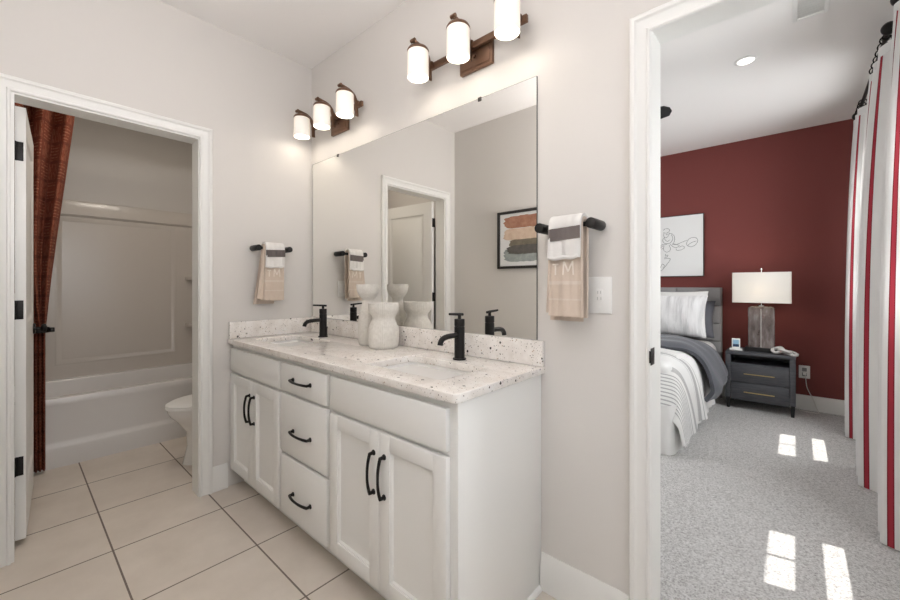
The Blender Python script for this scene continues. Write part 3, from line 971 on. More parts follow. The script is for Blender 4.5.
# ------------------------------------------------------------------ vanity lights
sco = thing('vanity_light', 'three-lamp bronze vanity light over the mirror end near the left wall', 'wall light', (0.376, 0, 2.255), 0, 'vanity lights')
b = new(); box(b, -0.092, 0.092, -0.022, -0.001, -0.068, 0.062, 0.005); box(b, -0.080, 0.080, -0.026, -0.020, -0.056, 0.050, 0.004)
obj('back_plate', b, 'bronze', sco)
b = new(); cyl(b, (0, -0.025, -0.012), (0, -0.034, -0.012), 0.007); obj('screw', b, 'bronze', sco)
b = new(); box(b, -0.280, 0.280, -0.050, -0.034, 0.012, 0.042, 0.002); box(b, -0.03, 0.03, -0.036, -0.022, 0.014, 0.040); obj('crossbar', b, 'bronze', sco)
for xq in (-0.248, 0.0, 0.248):
    b = new()
    pth = smooth_path([(xq, -0.058, -0.045), (xq, -0.060, 0.0), (xq, -0.064, 0.035), (xq, -0.076, 0.066), (xq, -0.102, 0.085), (xq, -0.143, 0.093), (xq, -0.172, 0.095)], 5)
    tube(b, pth, 0.0075, 10, (0.6, 1.6))
    box(b, xq - 0.012, xq + 0.012, -0.060, -0.050, 0.010, 0.044)
    cyl(b, (xq - 0.013, -0.172, 0.095), (xq + 0.013, -0.172, 0.095), 0.0085, n=16)
    arm = obj('arm', b, 'bronze', sco)
    b = new(); cyl(b, (xq, -0.140, 0.078), (xq, -0.140, 0.094), 0.010, n=20)
    lathe(b, [(0.012, 0.083), (0.030, 0.079), (0.046, 0.070), (0.0515, 0.060), (0.0515, 0.055), (0.001, 0.055)], 36, (xq, -0.140, 0))
    obj('cap', b, 'bronze', arm)
    b = new()
    lathe(b, [(0.048, 0.0545), (0.0505, 0.051), (0.0505, -0.064), (0.0485, -0.067), (0.0465, -0.064), (0.0465, 0.0545)], 40, (xq, -0.140, 0))
    obj('shade', b, 'opal_glass', arm, fix=True)
    b = new()
    lathe(b, [(0.001, 0.054), (0.012, 0.050), (0.013, 0.020), (0.025, -0.005), (0.028, -0.022), (0.020, -0.040), (0.001, -0.046)], 24, (xq, -0.140, 0))
    obj('bulb', b, 'lit_bulb', arm)
    lb = lamp('vanity_bulb_light', 'POINT', (xq, -0.140, -0.056), 0.36, (1.0, 0.91, 0.80), size=0.02)
    lb.parent = arm
dup(sco, (1.478, 0, 2.255), 0, 'three-lamp bronze vanity light over the mirror end near the bedroom doorway')

# ------------------------------------------------------------------ towel bars and towels (local: wall at y = 0, room towards -y)
bar = thing('towel_bar', 'short black towel bar right of the mirror', 'towel bar', (1.9375, -0.001, 1.427), 0, 'black towel bars')
b = new(); cyl(b, (-0.115, -0.079, 0), (0.115, -0.079, 0), 0.0085, n=20); obj('rail', b, 'black_metal', bar)
for s in (-1, 1):
    b = new(); cyl(b, (s * 0.098, 0, 0), (s * 0.098, -0.098, 0), 0.0185, 0.0185, 28, 0.002); obj('post', b, 'black_metal', bar)
dup(bar, (0.001, -0.304, 1.445), PI / 2, 'short black towel bar on the left wall')

def over_bar(r, front, back, splay_f=0.0, splay_b=0.0):
    """profile points (y, z) of a cloth over the rail, front bottom to back bottom"""
    pts = []
    n_ = 10
    for k in range(n_ + 1):
        q = 1 - k / n_
        pts.append((-0.079 - r - splay_f * q, -front * q))
    for k in range(1, 9):
        a = PI - PI * k / 9
        pts.append((-0.079 + r * math.cos(a), r * math.sin(a)))
    for k in range(n_ + 1):
        q = k / n_
        pts.append((-0.079 + r + splay_b * q, -back * q))
    return pts
def towel(bm, xl_, xr_, pts, thick, flare=0.0, skew=0.0, seed=0):
    N = len(pts) - 1
    zmax = max(abs(p[1]) for p in pts)
    def f(u, v_):
        k = u * N
        i = min(int(k), N - 1)
        q = k - i
        y = pts[i][0] * (1 - q) + pts[i + 1][0] * q
        z = pts[i][1] * (1 - q) + pts[i + 1][1] * q
        dz = max(0.0, -z) / zmax
        x = xl_ + (xr_ - xl_) * v_
        x += flare * dz * (v_ - 0.5) * 2 + skew * dz
        y += 0.004 * dz * math.sin(9 * v_ + seed + 3 * u) + 0.0015 * math.sin(23 * v_ + seed)
        return (x, y, z)
    grid(bm, 56, 22, f, lambda u, v_: (u, v_), thick)
tw = thing('hand_towel', 'beige monogrammed hand towel hanging right of the mirror', 'towel', (1.9375, -0.001, 1.427), 0, 'beige hand towels')
b = new()
towel(b, -0.050, 0.072, over_bar(0.0165, 0.325, 0.330, 0.002, 0.0), 0.010, 0.005, -0.003)
obj('towel_cloth', b, 'terry_beige', tw)
b = new()   # second thickness of the folded towel, shows as a lip beside and under the front
towel(b, -0.054, 0.064, over_bar(0.0108, 0.315, 0.345, 0.002, 0.010), 0.005, 0.004, -0.012, 2)
obj('back_fold', b, 'terry_beige', tw)
b = new()   # woven border near the hem
for z_hi, z_lo in ((-0.200, -0.212), (-0.262, -0.268)):
    def bordf(u, v_):
        z = z_lo + (z_hi - z_lo) * u
        dz = -z / 0.330
        uu = (1 + z / 0.325) * 10 / 29
        return (-0.0515 + 0.1225 * v_, -0.1058 - 0.002 * dz + 0.004 * dz * math.sin(9 * v_ + 3 * uu) + 0.0015 * math.sin(23 * v_), z)
    grid(b, 4, 24, bordf, None, 0.0014)
obj('border', b, 'terry_trim', tw)
b = new()
def stroke(p, q, w_=0.0030):
    p = Vector((p[0], -0.1090, p[1])); q = Vector((q[0], -0.1090, q[1]))
    tube(b, [p, q], w_, 8, (1, 0.7))
stroke((-0.036, -0.140), (-0.014, -0.140)); stroke((-0.025, -0.140), (-0.025, -0.178))
stroke((0.004, -0.178), (0.007, -0.130)); stroke((0.007, -0.130), (0.023, -0.166)); stroke((0.023, -0.166), (0.039, -0.130)); stroke((0.039, -0.130), (0.042, -0.178))
obj('monogram', b, 'embroidery', tw)['label'] = 'pale embroidered letters'
tw2 = dup(tw, (0.001, -0.320, 1.445), PI / 2, 'beige monogrammed hand towel on the left wall')
for ch in tw2.children:     # its back layer hangs askew
    if ch.name.startswith('back_fold'):
        b = new()
        towel(b, -0.054, 0.064, over_bar(0.0108, 0.315, 0.350, 0.002, 0.028), 0.005, 0.006, -0.034, 2)
        me_ = bpy.data.meshes.new('back_fold')
        bmesh.ops.recalc_face_normals(b, faces=b.faces)
        b.to_mesh(me_); b.free()
        for p in me_.polygons:
            p.use_smooth = True
        me_.set_sharp_from_angle(angle=math.radians(38))
        me_.materials.append(MATS['terry_beige'])
        ch.data = me_

cl = thing('washcloth', 'white washcloth with grey band over the beige towel right of the mirror', 'washcloth', (1.9375, -0.001, 1.427), 0, 'white banded washcloths')
b = new()
towel(b, -0.046, 0.070, over_bar(0.0285, 0.118, 0.100), 0.010, 0.0, -0.004, 4)
obj('cloth', b, 'terry_white', cl)
b = new()
def bandf(u, v_):
    pr = [(-0.079 - 0.0395, -0.054), (-0.079 - 0.0395, -0.036), (-0.079 - 0.0395, -0.010)]
    k = u * 2; i = min(int(k), 1); q = k - i
    return (-0.0480 + 0.1190 * v_, pr[i][0] * (1 - q) + pr[i + 1][0] * q - 0.0015 * math.sin(23 * v_ + 4), pr[i][1] * (1 - q) + pr[i + 1][1] * q - 0.004 + 0.006 * v_)
grid(b, 8, 18, bandf, None, 0.003)
obj('band', b, 'band_grey', cl)['label'] = 'grey woven band'
b = new()
tube(b, smooth_path([(-0.048, -0.1172, -0.115), (-0.02, -0.1205, -0.120), (0.01, -0.1195, -0.116), (0.04, -0.1195, -0.118), (0.062, -0.1172, -0.111)], 4), [0.007] * 17, 8)
obj('hem', b, 'terry_white', cl)
dup(cl, (0.001, -0.320, 1.445), PI / 2, 'white washcloth with grey band over the beige towel on the left wall')

# wall plates
sw = thing('switch_plate', 'white wide wall plate beside the hanging towel right of the mirror', 'switch plate', (2.0325, -0.0005, 1.177))
b = new(); box(b, -0.0425, 0.0425, -0.006, 0, -0.0655, 0.0655, 0.002); obj('plate', b, 'white_plastic', sw)
b = new(); box(b, -0.012, 0.012, -0.009, -0.006, -0.022, 0.022, 0.001); obj('outlet_face', b, 'white_plastic', sw)
for xq, zq in ((-0.005, 0.010), (0.005, 0.010), (-0.006, -0.012), (0.006, -0.012)):
    b = new(); box(b, xq - 0.0012, xq + 0.0012, -0.0097, -0.0088, zq - 0.005, zq + 0.005); obj('slot', b, 'slot_grey', sw)
for zq in (0.042, -0.042):
    b = new(); cyl(b, (0, -0.0055, zq), (0, -0.0072, zq), 0.003, n=10); obj('screw', b, 'white_plastic', sw)
sp = thing('switch_plate', 'white switch plate on the left wall behind the hanging towel', 'switch plate', (0.0005, -0.258, 1.187), PI / 2)
b = new(); box(b, -0.036, 0.036, -0.006, 0, -0.060, 0.060, 0.002); obj('plate', b, 'white_plastic', sp)
b = new(); box(b, -0.016, 0.016, -0.009, -0.006, -0.033, 0.033, 0.0015); obj('rocker', b, 'white_plastic', sp)

# ------------------------------------------------------------------ abstract picture on the opposite wall (seen in the mirror)
pic = thing('framed_painting', 'black framed abstract painting with rust and grey washes, seen in the mirror', 'picture', (0.795, W + 0.001, 1.361))
b = new()
PW, PH = 0.262, 0.508
for a in ((-PW, -PW + 0.022, 0, PH), (PW - 0.022, PW, 0, PH), (-PW + 0.022, PW - 0.022, 0, 0.022), (-PW + 0.022, PW - 0.022, PH - 0.022, PH)):
    box(b, a[0], a[1], 0.0, 0.026, a[2], a[3], 0.002)
obj('frame', b, 'frame_black', pic)
b = new(); box(b, -PW + 0.02, PW - 0.02, 0.002, 0.008, 0.02, PH - 0.02); obj('mount', b, 'paper', pic)
def blot(x0, x1, z0, z1, y, seed):
    rnd = random.Random(seed)
    pts = []
    N = 44
    for k in range(N):
        a = 2 * PI * k / N
        c_, s_ = math.cos(a), math.sin(a)
        m_ = (abs(c_) ** 4 + abs(s_) ** 4) ** -0.25
        r = m_ * (1 + rnd.uniform(-0.07, 0.05))
        pts.append(((x0 + x1) / 2 + (x1 - x0) / 2 * c_ * r, (z0 + z1) / 2 + (z1 - z0) / 2 * s_ * r))
    b_ = new()
    loft(b_, [[(p[0], y - 0.0008, p[1]) for p in pts], [(p[0], y, p[1]) for p in pts]])
    return b_
obj('brush_wash', blot(-0.200, 0.205, 0.352, 0.462, 0.0090, 1), 'paint_rust', pic)
obj('brush_wash', blot(-0.205, 0.200, 0.245, 0.352, 0.0090, 2), 'paint_peach', pic)
obj('brush_wash', blot(-0.200, 0.205, 0.060, 0.180, 0.0090, 3), 'paint_mist', pic)
obj('brush_wash', blot(-0.140, 0.190, 0.175, 0.255, 0.0100, 4), 'paint_olive', pic)
obj('brush_wash', blot(-0.165, 0.195, 0.125, 0.205, 0.0110, 5), 'paint_slate', pic)

# ------------------------------------------------------------------ bedroom ceiling
dl = thing('recessed_light', 'small round recessed light in the bedroom ceiling', 'ceiling light', (2.306, 1.905, H))
b = new(); lathe(b, [(0.050, -0.0005), (0.066, -0.0005), (0.066, -0.004), (0.060, -0.008), (0.050, -0.010), (0.046, -0.006), (0.046, -0.0005)], 40)
obj('trim_ring', b, 'white_plastic', dl)
b = new(); cyl(b, (0, 0, -0.001), (0, 0, -0.006), 0.046, n=40); obj('lens', b, 'downlight_lens', dl)
ve = thing('ceiling_vent', 'white square vent in the bedroom ceiling at the top of the picture', 'vent', (2.622, 1.470, H))
b = new()
for a in ((-0.075, -0.055, -0.13, 0.13), (0.055, 0.075, -0.13, 0.13), (-0.055, 0.055, -0.13, -0.11), (-0.055, 0.055, 0.11, 0.13)):
    box(b, a[0], a[1], a[2], a[3], -0.010, -0.0005, 0.002)
obj('vent_frame', b, 'white_plastic', ve)
b = new()
for k in range(9):
    y = -0.10 + k * 0.025
    prism(b, [(y - 0.0115, -0.0075), (y - 0.0105, -0.0085), (y + 0.0115, -0.0045), (y + 0.0105, -0.0035)], 'x', -0.055, 0.055)
obj('slats', b, 'white_plastic', ve)

fan = thing('ceiling_fan', 'black ceiling fan with one blade tip showing past the door jamb', 'ceiling fan', (1.235, 1.70, H))
b = new(); lathe(b, [(0.001, 0), (0.065, -0.0005), (0.06, -0.03), (0.02, -0.05), (0.0125, -0.055), (0.0125, -0.17), (0.03, -0.18), (0.10, -0.20), (0.115, -0.24), (0.11, -0.29), (0.07, -0.32), (0.001, -0.325)], 36)
obj('motor', b, 'black_foot', fan)
for k in range(5):
    a = 2 * PI * k / 5
    b = new()
    R0 = Matrix.Rotation(a, 4, 'Z') @ Matrix.Rotation(math.radians(-13), 4, 'X')
    pl = [(0.16, -0.05), (0.30, -0.068), (0.56, -0.075), (0.63, -0.062), (0.66, -0.030), (0.665, 0.012), (0.64, 0.058), (0.56, 0.075), (0.30, 0.068), (0.16, 0.05)]
    loft(b, [[R0 @ Vector((p[0], p[1], -0.004)) for p in pl], [R0 @ Vector((p[0], p[1], 0.004)) for p in pl]])
    box(b, 0, 0.001, 0, 0.001, 0, 0.001) if False else None
    bmesh.ops.translate(b, verts=b.verts, vec=(0, 0, -0.285))
    obj('blade', b, 'black_foot', fan)
    b = new()
    tube(b, [R0 @ Vector((0.08, 0, -0.004)), R0 @ Vector((0.22, 0, -0.008))], 0.016, 8, (0.4, 1))
    bmesh.ops.translate(b, verts=b.verts, vec=(0, 0, -0.285))
    obj('blade_arm', b, 'black_foot', fan)

# ------------------------------------------------------------------ bedroom drapes
RX, RZ2 = 2.945, 2.625
def rod(y0, y1, label):
    r = thing('curtain_rod', label, 'curtain rod', (RX, y0, RZ2), 0, 'dark drapery rods')
    b_ = new(); cyl(b_, (0, 0.03, 0), (0, y1 - y0 - 0.03, 0), 0.011, n=16); obj('rod', b_, 'black_metal', r)
    for y, s in ((0.0, 1), (y1 - y0, -1)):
        b_ = new()
        lathe(b_, [(0.001, -0.034), (0.018, -0.030), (0.031, -0.014), (0.034, 0.0), (0.031, 0.014), (0.018, 0.030), (0.001, 0.034)], 24, (0, 0, 0))
        bmesh.ops.rotate(b_, verts=b_.verts, cent=(0, 0, 0), matrix=Matrix.Rotation(PI / 2, 3, 'X'))
        cyl(b_, (0, 0.03 * s, 0), (0, 0.055 * s, 0), 0.017, n=16)
        bmesh.ops.translate(b_, verts=b_.verts, vec=(0, y, 0))
        obj('finial', b_, 'black_metal', r)
    for y in (0.11, y1 - y0 - 0.11):
        b_ = new(); cyl(b_, (0, y, 0.0), (XW - RX - 0.001, y, 0.0), 0.008, n=12); cyl(b_, (XW - RX - 0.009, y, 0), (XW - RX - 0.001, y, 0), 0.03, n=20); cyl(b_, (0, y - 0.012, 0), (0, y + 0.012, 0), 0.018, n=16); obj('bracket', b_, 'black_metal', r)
    for y in ring_at[label]:
        b_ = new()
        tube(b_, [(0.024 * math.cos(a * PI / 8), y - y0, -0.012 + 0.024 * math.sin(a * PI / 8)) for a in range(17)], 0.0035, 6)
        obj('ring', b_, 'black_metal', r)
    return r
lab1, lab2 = 'dark drapery rod with ball finial near the bedroom ceiling', 'dark drapery rod of the nearest striped drape, at the picture edge'
ring_at = {lab1: [1.90 + 0.085 * k for k in range(6)] + [2.92 + 0.07 * k for k in range(4)], lab2: [1.40 - 0.06 * k for k in range(3)] + [0.44, 0.52]}
rod(1.79, 3.28, lab1)
rod(0.30, 1.49, lab2)

def drape(label, ytop, ybot, folds, atop, abot, phase, xb_top, xb_bot, uv0, ztop=2.576):
    d_ = thing('drape', label, 'curtain', (RX, (ybot[0] + ybot[1]) / 2, 0.012), 0, 'striped drapes')
    yc = (ybot[0] + ybot[1]) / 2
    span = 0.19 * folds
    uv0 = 0.19 * (phase - 0.45) / (2 * PI)
    def f(u, v_):
        k = v_ ** 3
        y = (ybot[0] + (ybot[1] - ybot[0]) * u) * (1 - k) + (ytop[0] + (ytop[1] - ytop[0]) * u) * k
        a = abot * (1 - k) + atop * k
        xb = xb_bot * (1 - k) + xb_top * k
        ph = 2 * PI * folds * u + phase + 0.22 * math.sin(2.2 * v_ + 5 * u)
        x = xb + a * math.sin(ph) + 0.008 * (1 - k) * math.sin(2.3 * ph)
        y += 0.25 * a * math.cos(ph)
        return (x - RX, y - yc, (ztop - 0.012) * v_)
    b_ = new()
    grid(b_, int(36 * folds), 40, f, lambda u, v_: (uv0 + u * span, v_ * 2.5), 0.003)
    obj('drape_cloth', b_, 'drape_stripe', d_)
    b_ = new()
    grid(b_, 40, 2, lambda u, v_: (Vector(f(u, 1.0)) + Vector((0.0, 0, -0.05 + 0.056 * v_))), None, 0.006)
    obj('header', b_, 'sheet_white', d_)
    return d_
drape('striped red and white drape farthest from the viewer, beside the red wall', (2.90, 3.25), (2.93, 3.26), 2.5, 0.020, 0.036, 1.5, 2.945, 2.900, 0.03)
drape('striped red and white drape under the ball finial, middle of the three', (1.84, 2.32), (1.90, 2.32), 2.5, 0.020, 0.042, 1.5, 2.945, 2.893, 0.08)
drape('striped red and white drape nearest the viewer at the right picture edge', (1.225, 1.46), (1.235, 1.41), 1.5, 0.020, 0.042, 1.5, 2.945, 2.908, 0.05)

# ------------------------------------------------------------------ bed
bed = thing('bed', 'upholstered grey bed made up beside the nightstand', 'bed', (1.13, 2.65, 0.004))
bxo, byo = 1.13, 2.65
def bp(x, y, z): return (x - bxo, y - byo, z - 0.004)
b = new(); box(b, 0.32 - bxo, 1.966 - bxo, 3.655 - byo, 3.700 - byo, 0.0, 1.185, 0.006); hb = obj('headboard', b, 'headboard_fabric', bed)
b = new()
rows = [(0.42, 0.605), (0.61, 0.795), (0.80, 0.985), (0.99, 1.18)]
for k, (z0, z1) in enumerate(rows):
    x0 = 0.325
    cuts = [0.325, 0.73, 1.135, 1.54, 1.961] if k % 2 else [0.325, 0.53, 0.93, 1.34, 1.745, 1.961]
    for a, c_ in zip(cuts[:-1], cuts[1:]):
        box(b, a + 0.002 - bxo, c_ - 0.002 - bxo, 3.625 - byo, 3.655 - byo, z0, z1, 0.010, 3)
obj('padding', b, 'headboard_fabric', hb)
b = new(); box(b, 0.37 - bxo, 1.885 - bxo, 1.80 - byo, 3.62 - byo, 0.03, 0.34, 0.01); obj('base', b, 'sheet_white', bed)
b = new(); box(b, 0.36 - bxo, 1.850 - bxo, 1.93 - byo, 3.62 - byo, 0.341, 0.60, 0.07, 5); obj('mattress', b, 'sheet_white', bed)
for (x, y) in ((0.42, 1.88), (1.82, 1.88), (0.42, 3.5), (1.82, 3.5)):
    b = new(); box(b, x - 0.03 - bxo, x + 0.03 - bxo, y - 0.03 - byo, y + 0.03 - byo, 0.0, 0.03); obj('leg', b, 'black_foot', bed)

def section(pts, s):
    """point at arc fraction s of a polyline"""
    acc = [0.0]
    for a, c_ in zip(pts[:-1], pts[1:]):
        acc.append(acc[-1] + math.dist(a, c_))
    t_ = s * acc[-1]
    for i in range(len(pts) - 1):
        if t_ <= acc[i + 1] + 1e-9:
            q = (t_ - acc[i]) / max(1e-9, acc[i + 1] - acc[i])
            return tuple(pts[i][k] * (1 - q) + pts[i + 1][k] * q for k in range(2))
    return pts[-1]
def dense(pts):
    return [(p.x, p.y) for p in smooth_path([(p[0], p[1], 0) for p in pts], 8)]
cov = thing('coverlet', 'white coverlet with grey bands draped over the bed side to the carpet', 'coverlet', (1.13, 2.2, 0.60))
SEC = dense([(0.75, 0.622), (1.2, 0.628), (1.55, 0.628), (1.70, 0.622), (1.80, 0.602), (1.885, 0.545), (1.935, 0.43), (1.965, 0.28), (1.985, 0.11)])
SECF = dense([(2.90, 0.628), (2.40, 0.628), (2.20, 0.624), (2.06, 0.604), (1.95, 0.552), (1.86, 0.470), (1.78, 0.370), (1.72, 0.250)])
FLEN = sum(math.dist(p, q) for p, q in zip(SECF[:-1], SECF[1:]))
def covf(u, v_):
    x, z = section(SEC, u)
    y, zf = section(SECF, v_)
    d1, d2 = 0.628 - z, 0.628 - zf
    dd = (max(d1, 0) ** 2.2 + max(d2, 0) ** 2.2) ** (1 / 2.2)
    dd = min(dd, 0.628 - 0.10 + 0.10 * min(1.0, 0.0))
    dr = max(0.0, (d1 - 0.08) / 0.5)
    df = max(0.0, (d2 - 0.05) / 0.4)
    x += dr * (0.020 * math.sin(13 * y + 1) + 0.010 * math.sin(29 * y)) + 0.03 * df * dr
    y += df * 0.012 * math.sin(14 * x) - 0.03 * df * dr
    zz = 0.628 - dd + dr * 0.015 * math.sin(7 * y) + 0.004 * math.sin(19 * x + 11 * y)
    return (x - 1.13, y - 2.2, max(zz, 0.045) - 0.60)
b = new(); grid(b, 70, 90, covf, lambda u, v_: (u * 2, 2.90 - FLEN * v_), -0.010)
co = obj('coverlet_cloth', b, 'coverlet_stripe', cov)

skl = thing('bed_skirt', 'white bed skirt hanging to the carpet below the coverlet', 'bed skirt', (1.90, 2.65, 0.006))
b = new()
SKP = dense([(1.900, 3.42), (1.905, 2.80), (1.912, 2.20), (1.915, 1.86), (1.895, 1.745), (1.80, 1.705), (1.40, 1.70), (0.80, 1.70)])
def skf(u, v_):
    x, y = section(SKP, u)
    out = 1 - v_
    cx_, cy_ = x - 1.4, y - 2.9
    l_ = math.hypot(cx_, cy_)
    w_ = out * (0.022 + 0.014 * math.sin(95 * u) + 0.006 * math.sin(41 * u))
    return (x + cx_ / l_ * w_ - 1.90, y + cy_ / l_ * w_ - 2.65, 0.340 * v_)
grid(b, 220, 10, skf, None, 0.004)
obj('skirt_cloth', b, 'sheet_white', skl)

du = thing('duvet', 'charcoal grey duvet folded back across the bed and spilling toward the nightstand', 'duvet', (1.13, 3.0, 0.64))
SECD = dense([(0.75, 0.672), (1.2, 0.690), (1.55, 0.695), (1.74, 0.688), (1.86, 0.655), (1.95, 0.590), (2.01, 0.50), (2.055, 0.40), (2.075, 0.32), (2.03, 0.235)])
def duf(u, v_):
    x, z = section(SECD, u)
    y = 2.62 + (3.27 - 2.62) * v_
    dr = max(0.0, (0.62 - z) / 0.4)
    y -= 0.06 * dr * (1 - v_)
    edge = (2 * v_ - 1) ** 4
    z -= 0.035 * edge * (1 - min(1, dr))
    x -= 0.03 * edge * min(1, dr)
    y += 0.05 * (u > 0.5) * math.sin(4 * u) * (1 - v_) * dr
    z += 0.007 * math.sin(15 * x + 9 * y) + 0.005 * math.sin(31 * y + 7 * x)
    x += dr * 0.014 * math.sin(21 * y + 5 * z)
    z += dr * 0.05 * (v_ - 0.4)
    return (x - 1.13, y - 3.0, z - 0.64)
b = new(); grid(b, 80, 40, duf, None, 0.035)
obj('duvet_cloth', b, 'duvet_charcoal', du)
shf = thing('fitted_sheet', 'white sheet edge showing beside the nightstand below the pillows', 'sheet', (1.13, 3.4, 0.60))
SECS = dense([(0.75, 0.612), (1.4, 0.614), (1.78, 0.612), (1.87, 0.598), (1.918, 0.55), (1.928, 0.47), (1.926, 0.36)])
b = new(); grid(b, 50, 16, lambda u, v_: (section(SECS, u)[0] - 1.13 + 0.006 * math.sin(30 * v_), 3.10 + 0.51 * v_ - 3.4, section(SECS, u)[1] - 0.60 + 0.004 * math.sin(20 * u + 9 * v_)), None, 0.006)
obj('sheet_cloth', b, 'sheet_white', shf)

def pillow(name, label, mat, w_, h_, th, loc, tilt, rotz, flange=0.0, seed=0, roll=0.0):
    p_ = thing(name, label, 'pillow', loc, rotz, 'bed pillows')
    M_ = Matrix.Rotation(roll, 4, 'Y') @ Matrix.Rotation(tilt, 4, 'X')
    b_ = new()
    lay = b_.loops.layers.uv.verify()
    N = 30
    sides = []
    for sgn in (-1, 1):
        def f(u, v_):
            a, c_ = 2 * u - 1, 2 * v_ - 1
            e = max(0.0, (1 - abs(a) ** 2.6) * (1 - abs(c_) ** 2.6))
            t_ = th / 2 * e ** 0.55
            pin = 1 - 0.05 * (1 - abs(a) ** 2) * abs(c_) ** 3
            pin2 = 1 - 0.06 * (1 - abs(c_) ** 2) * abs(a) ** 3
            z = c_ * h_ / 2 * pin + h_ / 2
            t_ += 0.004 * e * math.sin(11 * a + seed + 5 * c_) 
            return M_ @ Vector((a * w_ / 2 * pin2, sgn * t_, z))
        grid(b_, N, N, f, lambda u, v_: (u * w_, v_ * h_))
    bmesh.ops.remove_doubles(b_, verts=b_.verts, dist=0.0006)
    obj('pillow_cover', b_, mat, p_, angle=80)
    return p_
pillow('pillow', 'charcoal pillow leaning on the headboard behind the white striped one', 'pillow_grey', 0.72, 0.40, 0.16, (1.560, 3.50, 0.655), math.radians(-12), 0.0, seed=1)
pillow('pillow', 'plain white pillow whose top edge shows behind the striped sham', 'sheet_white', 0.76, 0.50, 0.13, (1.485, 3.395, 0.665), math.radians(-14), 0.0, seed=5)
pillow('pillow', 'white crinkle striped sham at the front of the pillows', 'sham_stripe', 0.80, 0.45, 0.16, (1.480, 3.265, 0.675), math.radians(-16), 0.0, seed=3)

# ------------------------------------------------------------------ nightstand and what is on it
NX0, NX1, NY0, NY1, NT_ = 2.035, 2.560, 3.315, 3.695, 0.562
ns = thing('nightstand', 'charcoal wood nightstand with two drawers beside the bed', 'nightstand', ((NX0 + NX1) / 2, (NY0 + NY1) / 2, 0.004))
nx, ny = (NX0 + NX1) / 2, (NY0 + NY1) / 2
hw, hd = (NX1 - NX0) / 2, (NY1 - NY0) / 2
b = new(); box(b, -hw, hw, -hd, hd, 0.530, NT_ - 0.004, 0.002); obj('top', b, 'charcoal_wood', ns)
for sx_ in (-1, 1):
    for sy_ in (-1, 1):
        b = new()
        x0 = sx_ * (hw - 0.021); y0 = sy_ * (hd - 0.021)
        box(b, x0 - 0.021, x0 + 0.021, y0 - 0.021, y0 + 0.021, 0.105, 0.530, 0.002)
        lg = obj('leg', b, 'charcoal_wood', ns)
        b = new()
        loft(b, [rrect(x0, y0, 0.024, 0.024, 0.003, 0.0, 2), rrect(x0, y0, 0.034, 0.034, 0.003, 0.105, 2)])
        obj('foot', b, 'black_foot', lg)
b = new()
box(b, -hw + 0.004, -hw + 0.018, -hd + 0.042, hd - 0.042, 0.085, 0.530); box(b, hw - 0.018, hw - 0.004, -hd + 0.042, hd - 0.042, 0.085, 0.530)
box(b, -hw + 0.042, hw - 0.042, hd - 0.02, hd - 0.008, 0.085, 0.530)
box(b, -hw + 0.042, hw - 0.042, -hd + 0.012, hd - 0.02, 0.432, 0.446); box(b, -hw + 0.042, hw - 0.042, -hd + 0.02, hd - 0.02, 0.085, 0.097)
obj('carcass', b, 'charcoal_wood', ns)
for z0, z1, zp in ((0.268, 0.430, 0.352), (0.094, 0.262, 0.176)):
    b = new(); box(b, -hw + 0.044, hw - 0.044, -hd + 0.006, -hd + 0.026, z0, z1, 0.0015); dr = obj('drawer', b, 'charcoal_wood', ns)
    b = new(); box(b, -0.115, 0.115, -hd - 0.020, -hd - 0.012, zp - 0.004, zp + 0.004, 0.001)
    for s in (-0.095, 0.095):
        cyl(b, (s, -hd + 0.0058, zp), (s, -hd - 0.013, zp), 0.003, n=10)
    obj('pull', b, 'gold', dr)['label'] = 'slim brass bar pull'

TZ = NT_ + 0.0007
la = thing('table_lamp', 'bedside lamp with rectangular white shade and smoky glass body', 'lamp', (2.306, 3.495, TZ))
b = new(); loft(b, [rrect(0, 0, 0.252, 0.140, 0.006, 0.0, 3), rrect(0, 0, 0.252, 0.140, 0.006, 0.038, 3), rrect(0, 0, 0.244, 0.132, 0.006, 0.042, 3)]); obj('plinth', b, 'black_foot', la)
b = new()
loft(b, [rrect(0, 0, 0.206, 0.100, 0.014, 0.043, 4), rrect(0, 0, 0.206, 0.100, 0.014, 0.418, 4), rrect(0, 0, 0.196, 0.090, 0.014, 0.434, 4), rrect(0, 0, 0.150, 0.060, 0.012, 0.442, 4)])
obj('glass_body', b, 'smoky_glass', la)
b = new(); cyl(b, (0, 0, 0.4425), (0, 0, 0.800), 0.005, n=12); cyl(b, (0, 0, 0.4425), (0, 0, 0.455), 0.026, n=20); cyl(b, (0, 0, 0.48), (0, 0, 0.54), 0.016, n=16); obj('stem', b, 'chrome', la)
b = new(); lathe(b, [(0.001, 0.800), (0.007, 0.800), (0.011, 0.806), (0.009, 0.818), (0.001, 0.824)], 16); obj('finial', b, 'chrome', la)
b = new(); box(b, -0.004, 0.004, -0.052, -0.0505, 0.043, 0.42); obj('seam_rod', b, 'chrome', la)
b = new()
SWX, SWY, SZ0, SZ1 = 0.448, 0.245, 0.480, 0.776
loft(b, [rrect(0, 0, SWX, SWY, 0.012, SZ0, 4), rrect(0, 0, SWX, SWY, 0.012, SZ1, 4), rrect(0, 0, SWX - 0.006, SWY - 0.006, 0.010, SZ1, 4), rrect(0, 0, SWX - 0.006, SWY - 0.006, 0.010, SZ0, 4), rrect(0, 0, SWX, SWY, 0.012, SZ0, 4)], cap0=False, cap1=False)
bmesh.ops.remove_doubles(b, verts=b.verts, dist=0.00005)
t = NT('shade_linen')
t.b.inputs['Base Color'].default_value = lin((244, 242, 238)); t.b.inputs['Roughness'].default_value = 0.9
tl = t.add('ShaderNodeBsdfTranslucent'); tl.inputs[0].default_value = lin((244, 240, 232))
mx = t.add('ShaderNodeMixShader', i_0=0.35)
t.link(t.b.outputs[0], mx.inputs[1]); t.link(tl.outputs[0], mx.inputs[2]); t.link(mx.outputs[0], t.out.inputs[0])
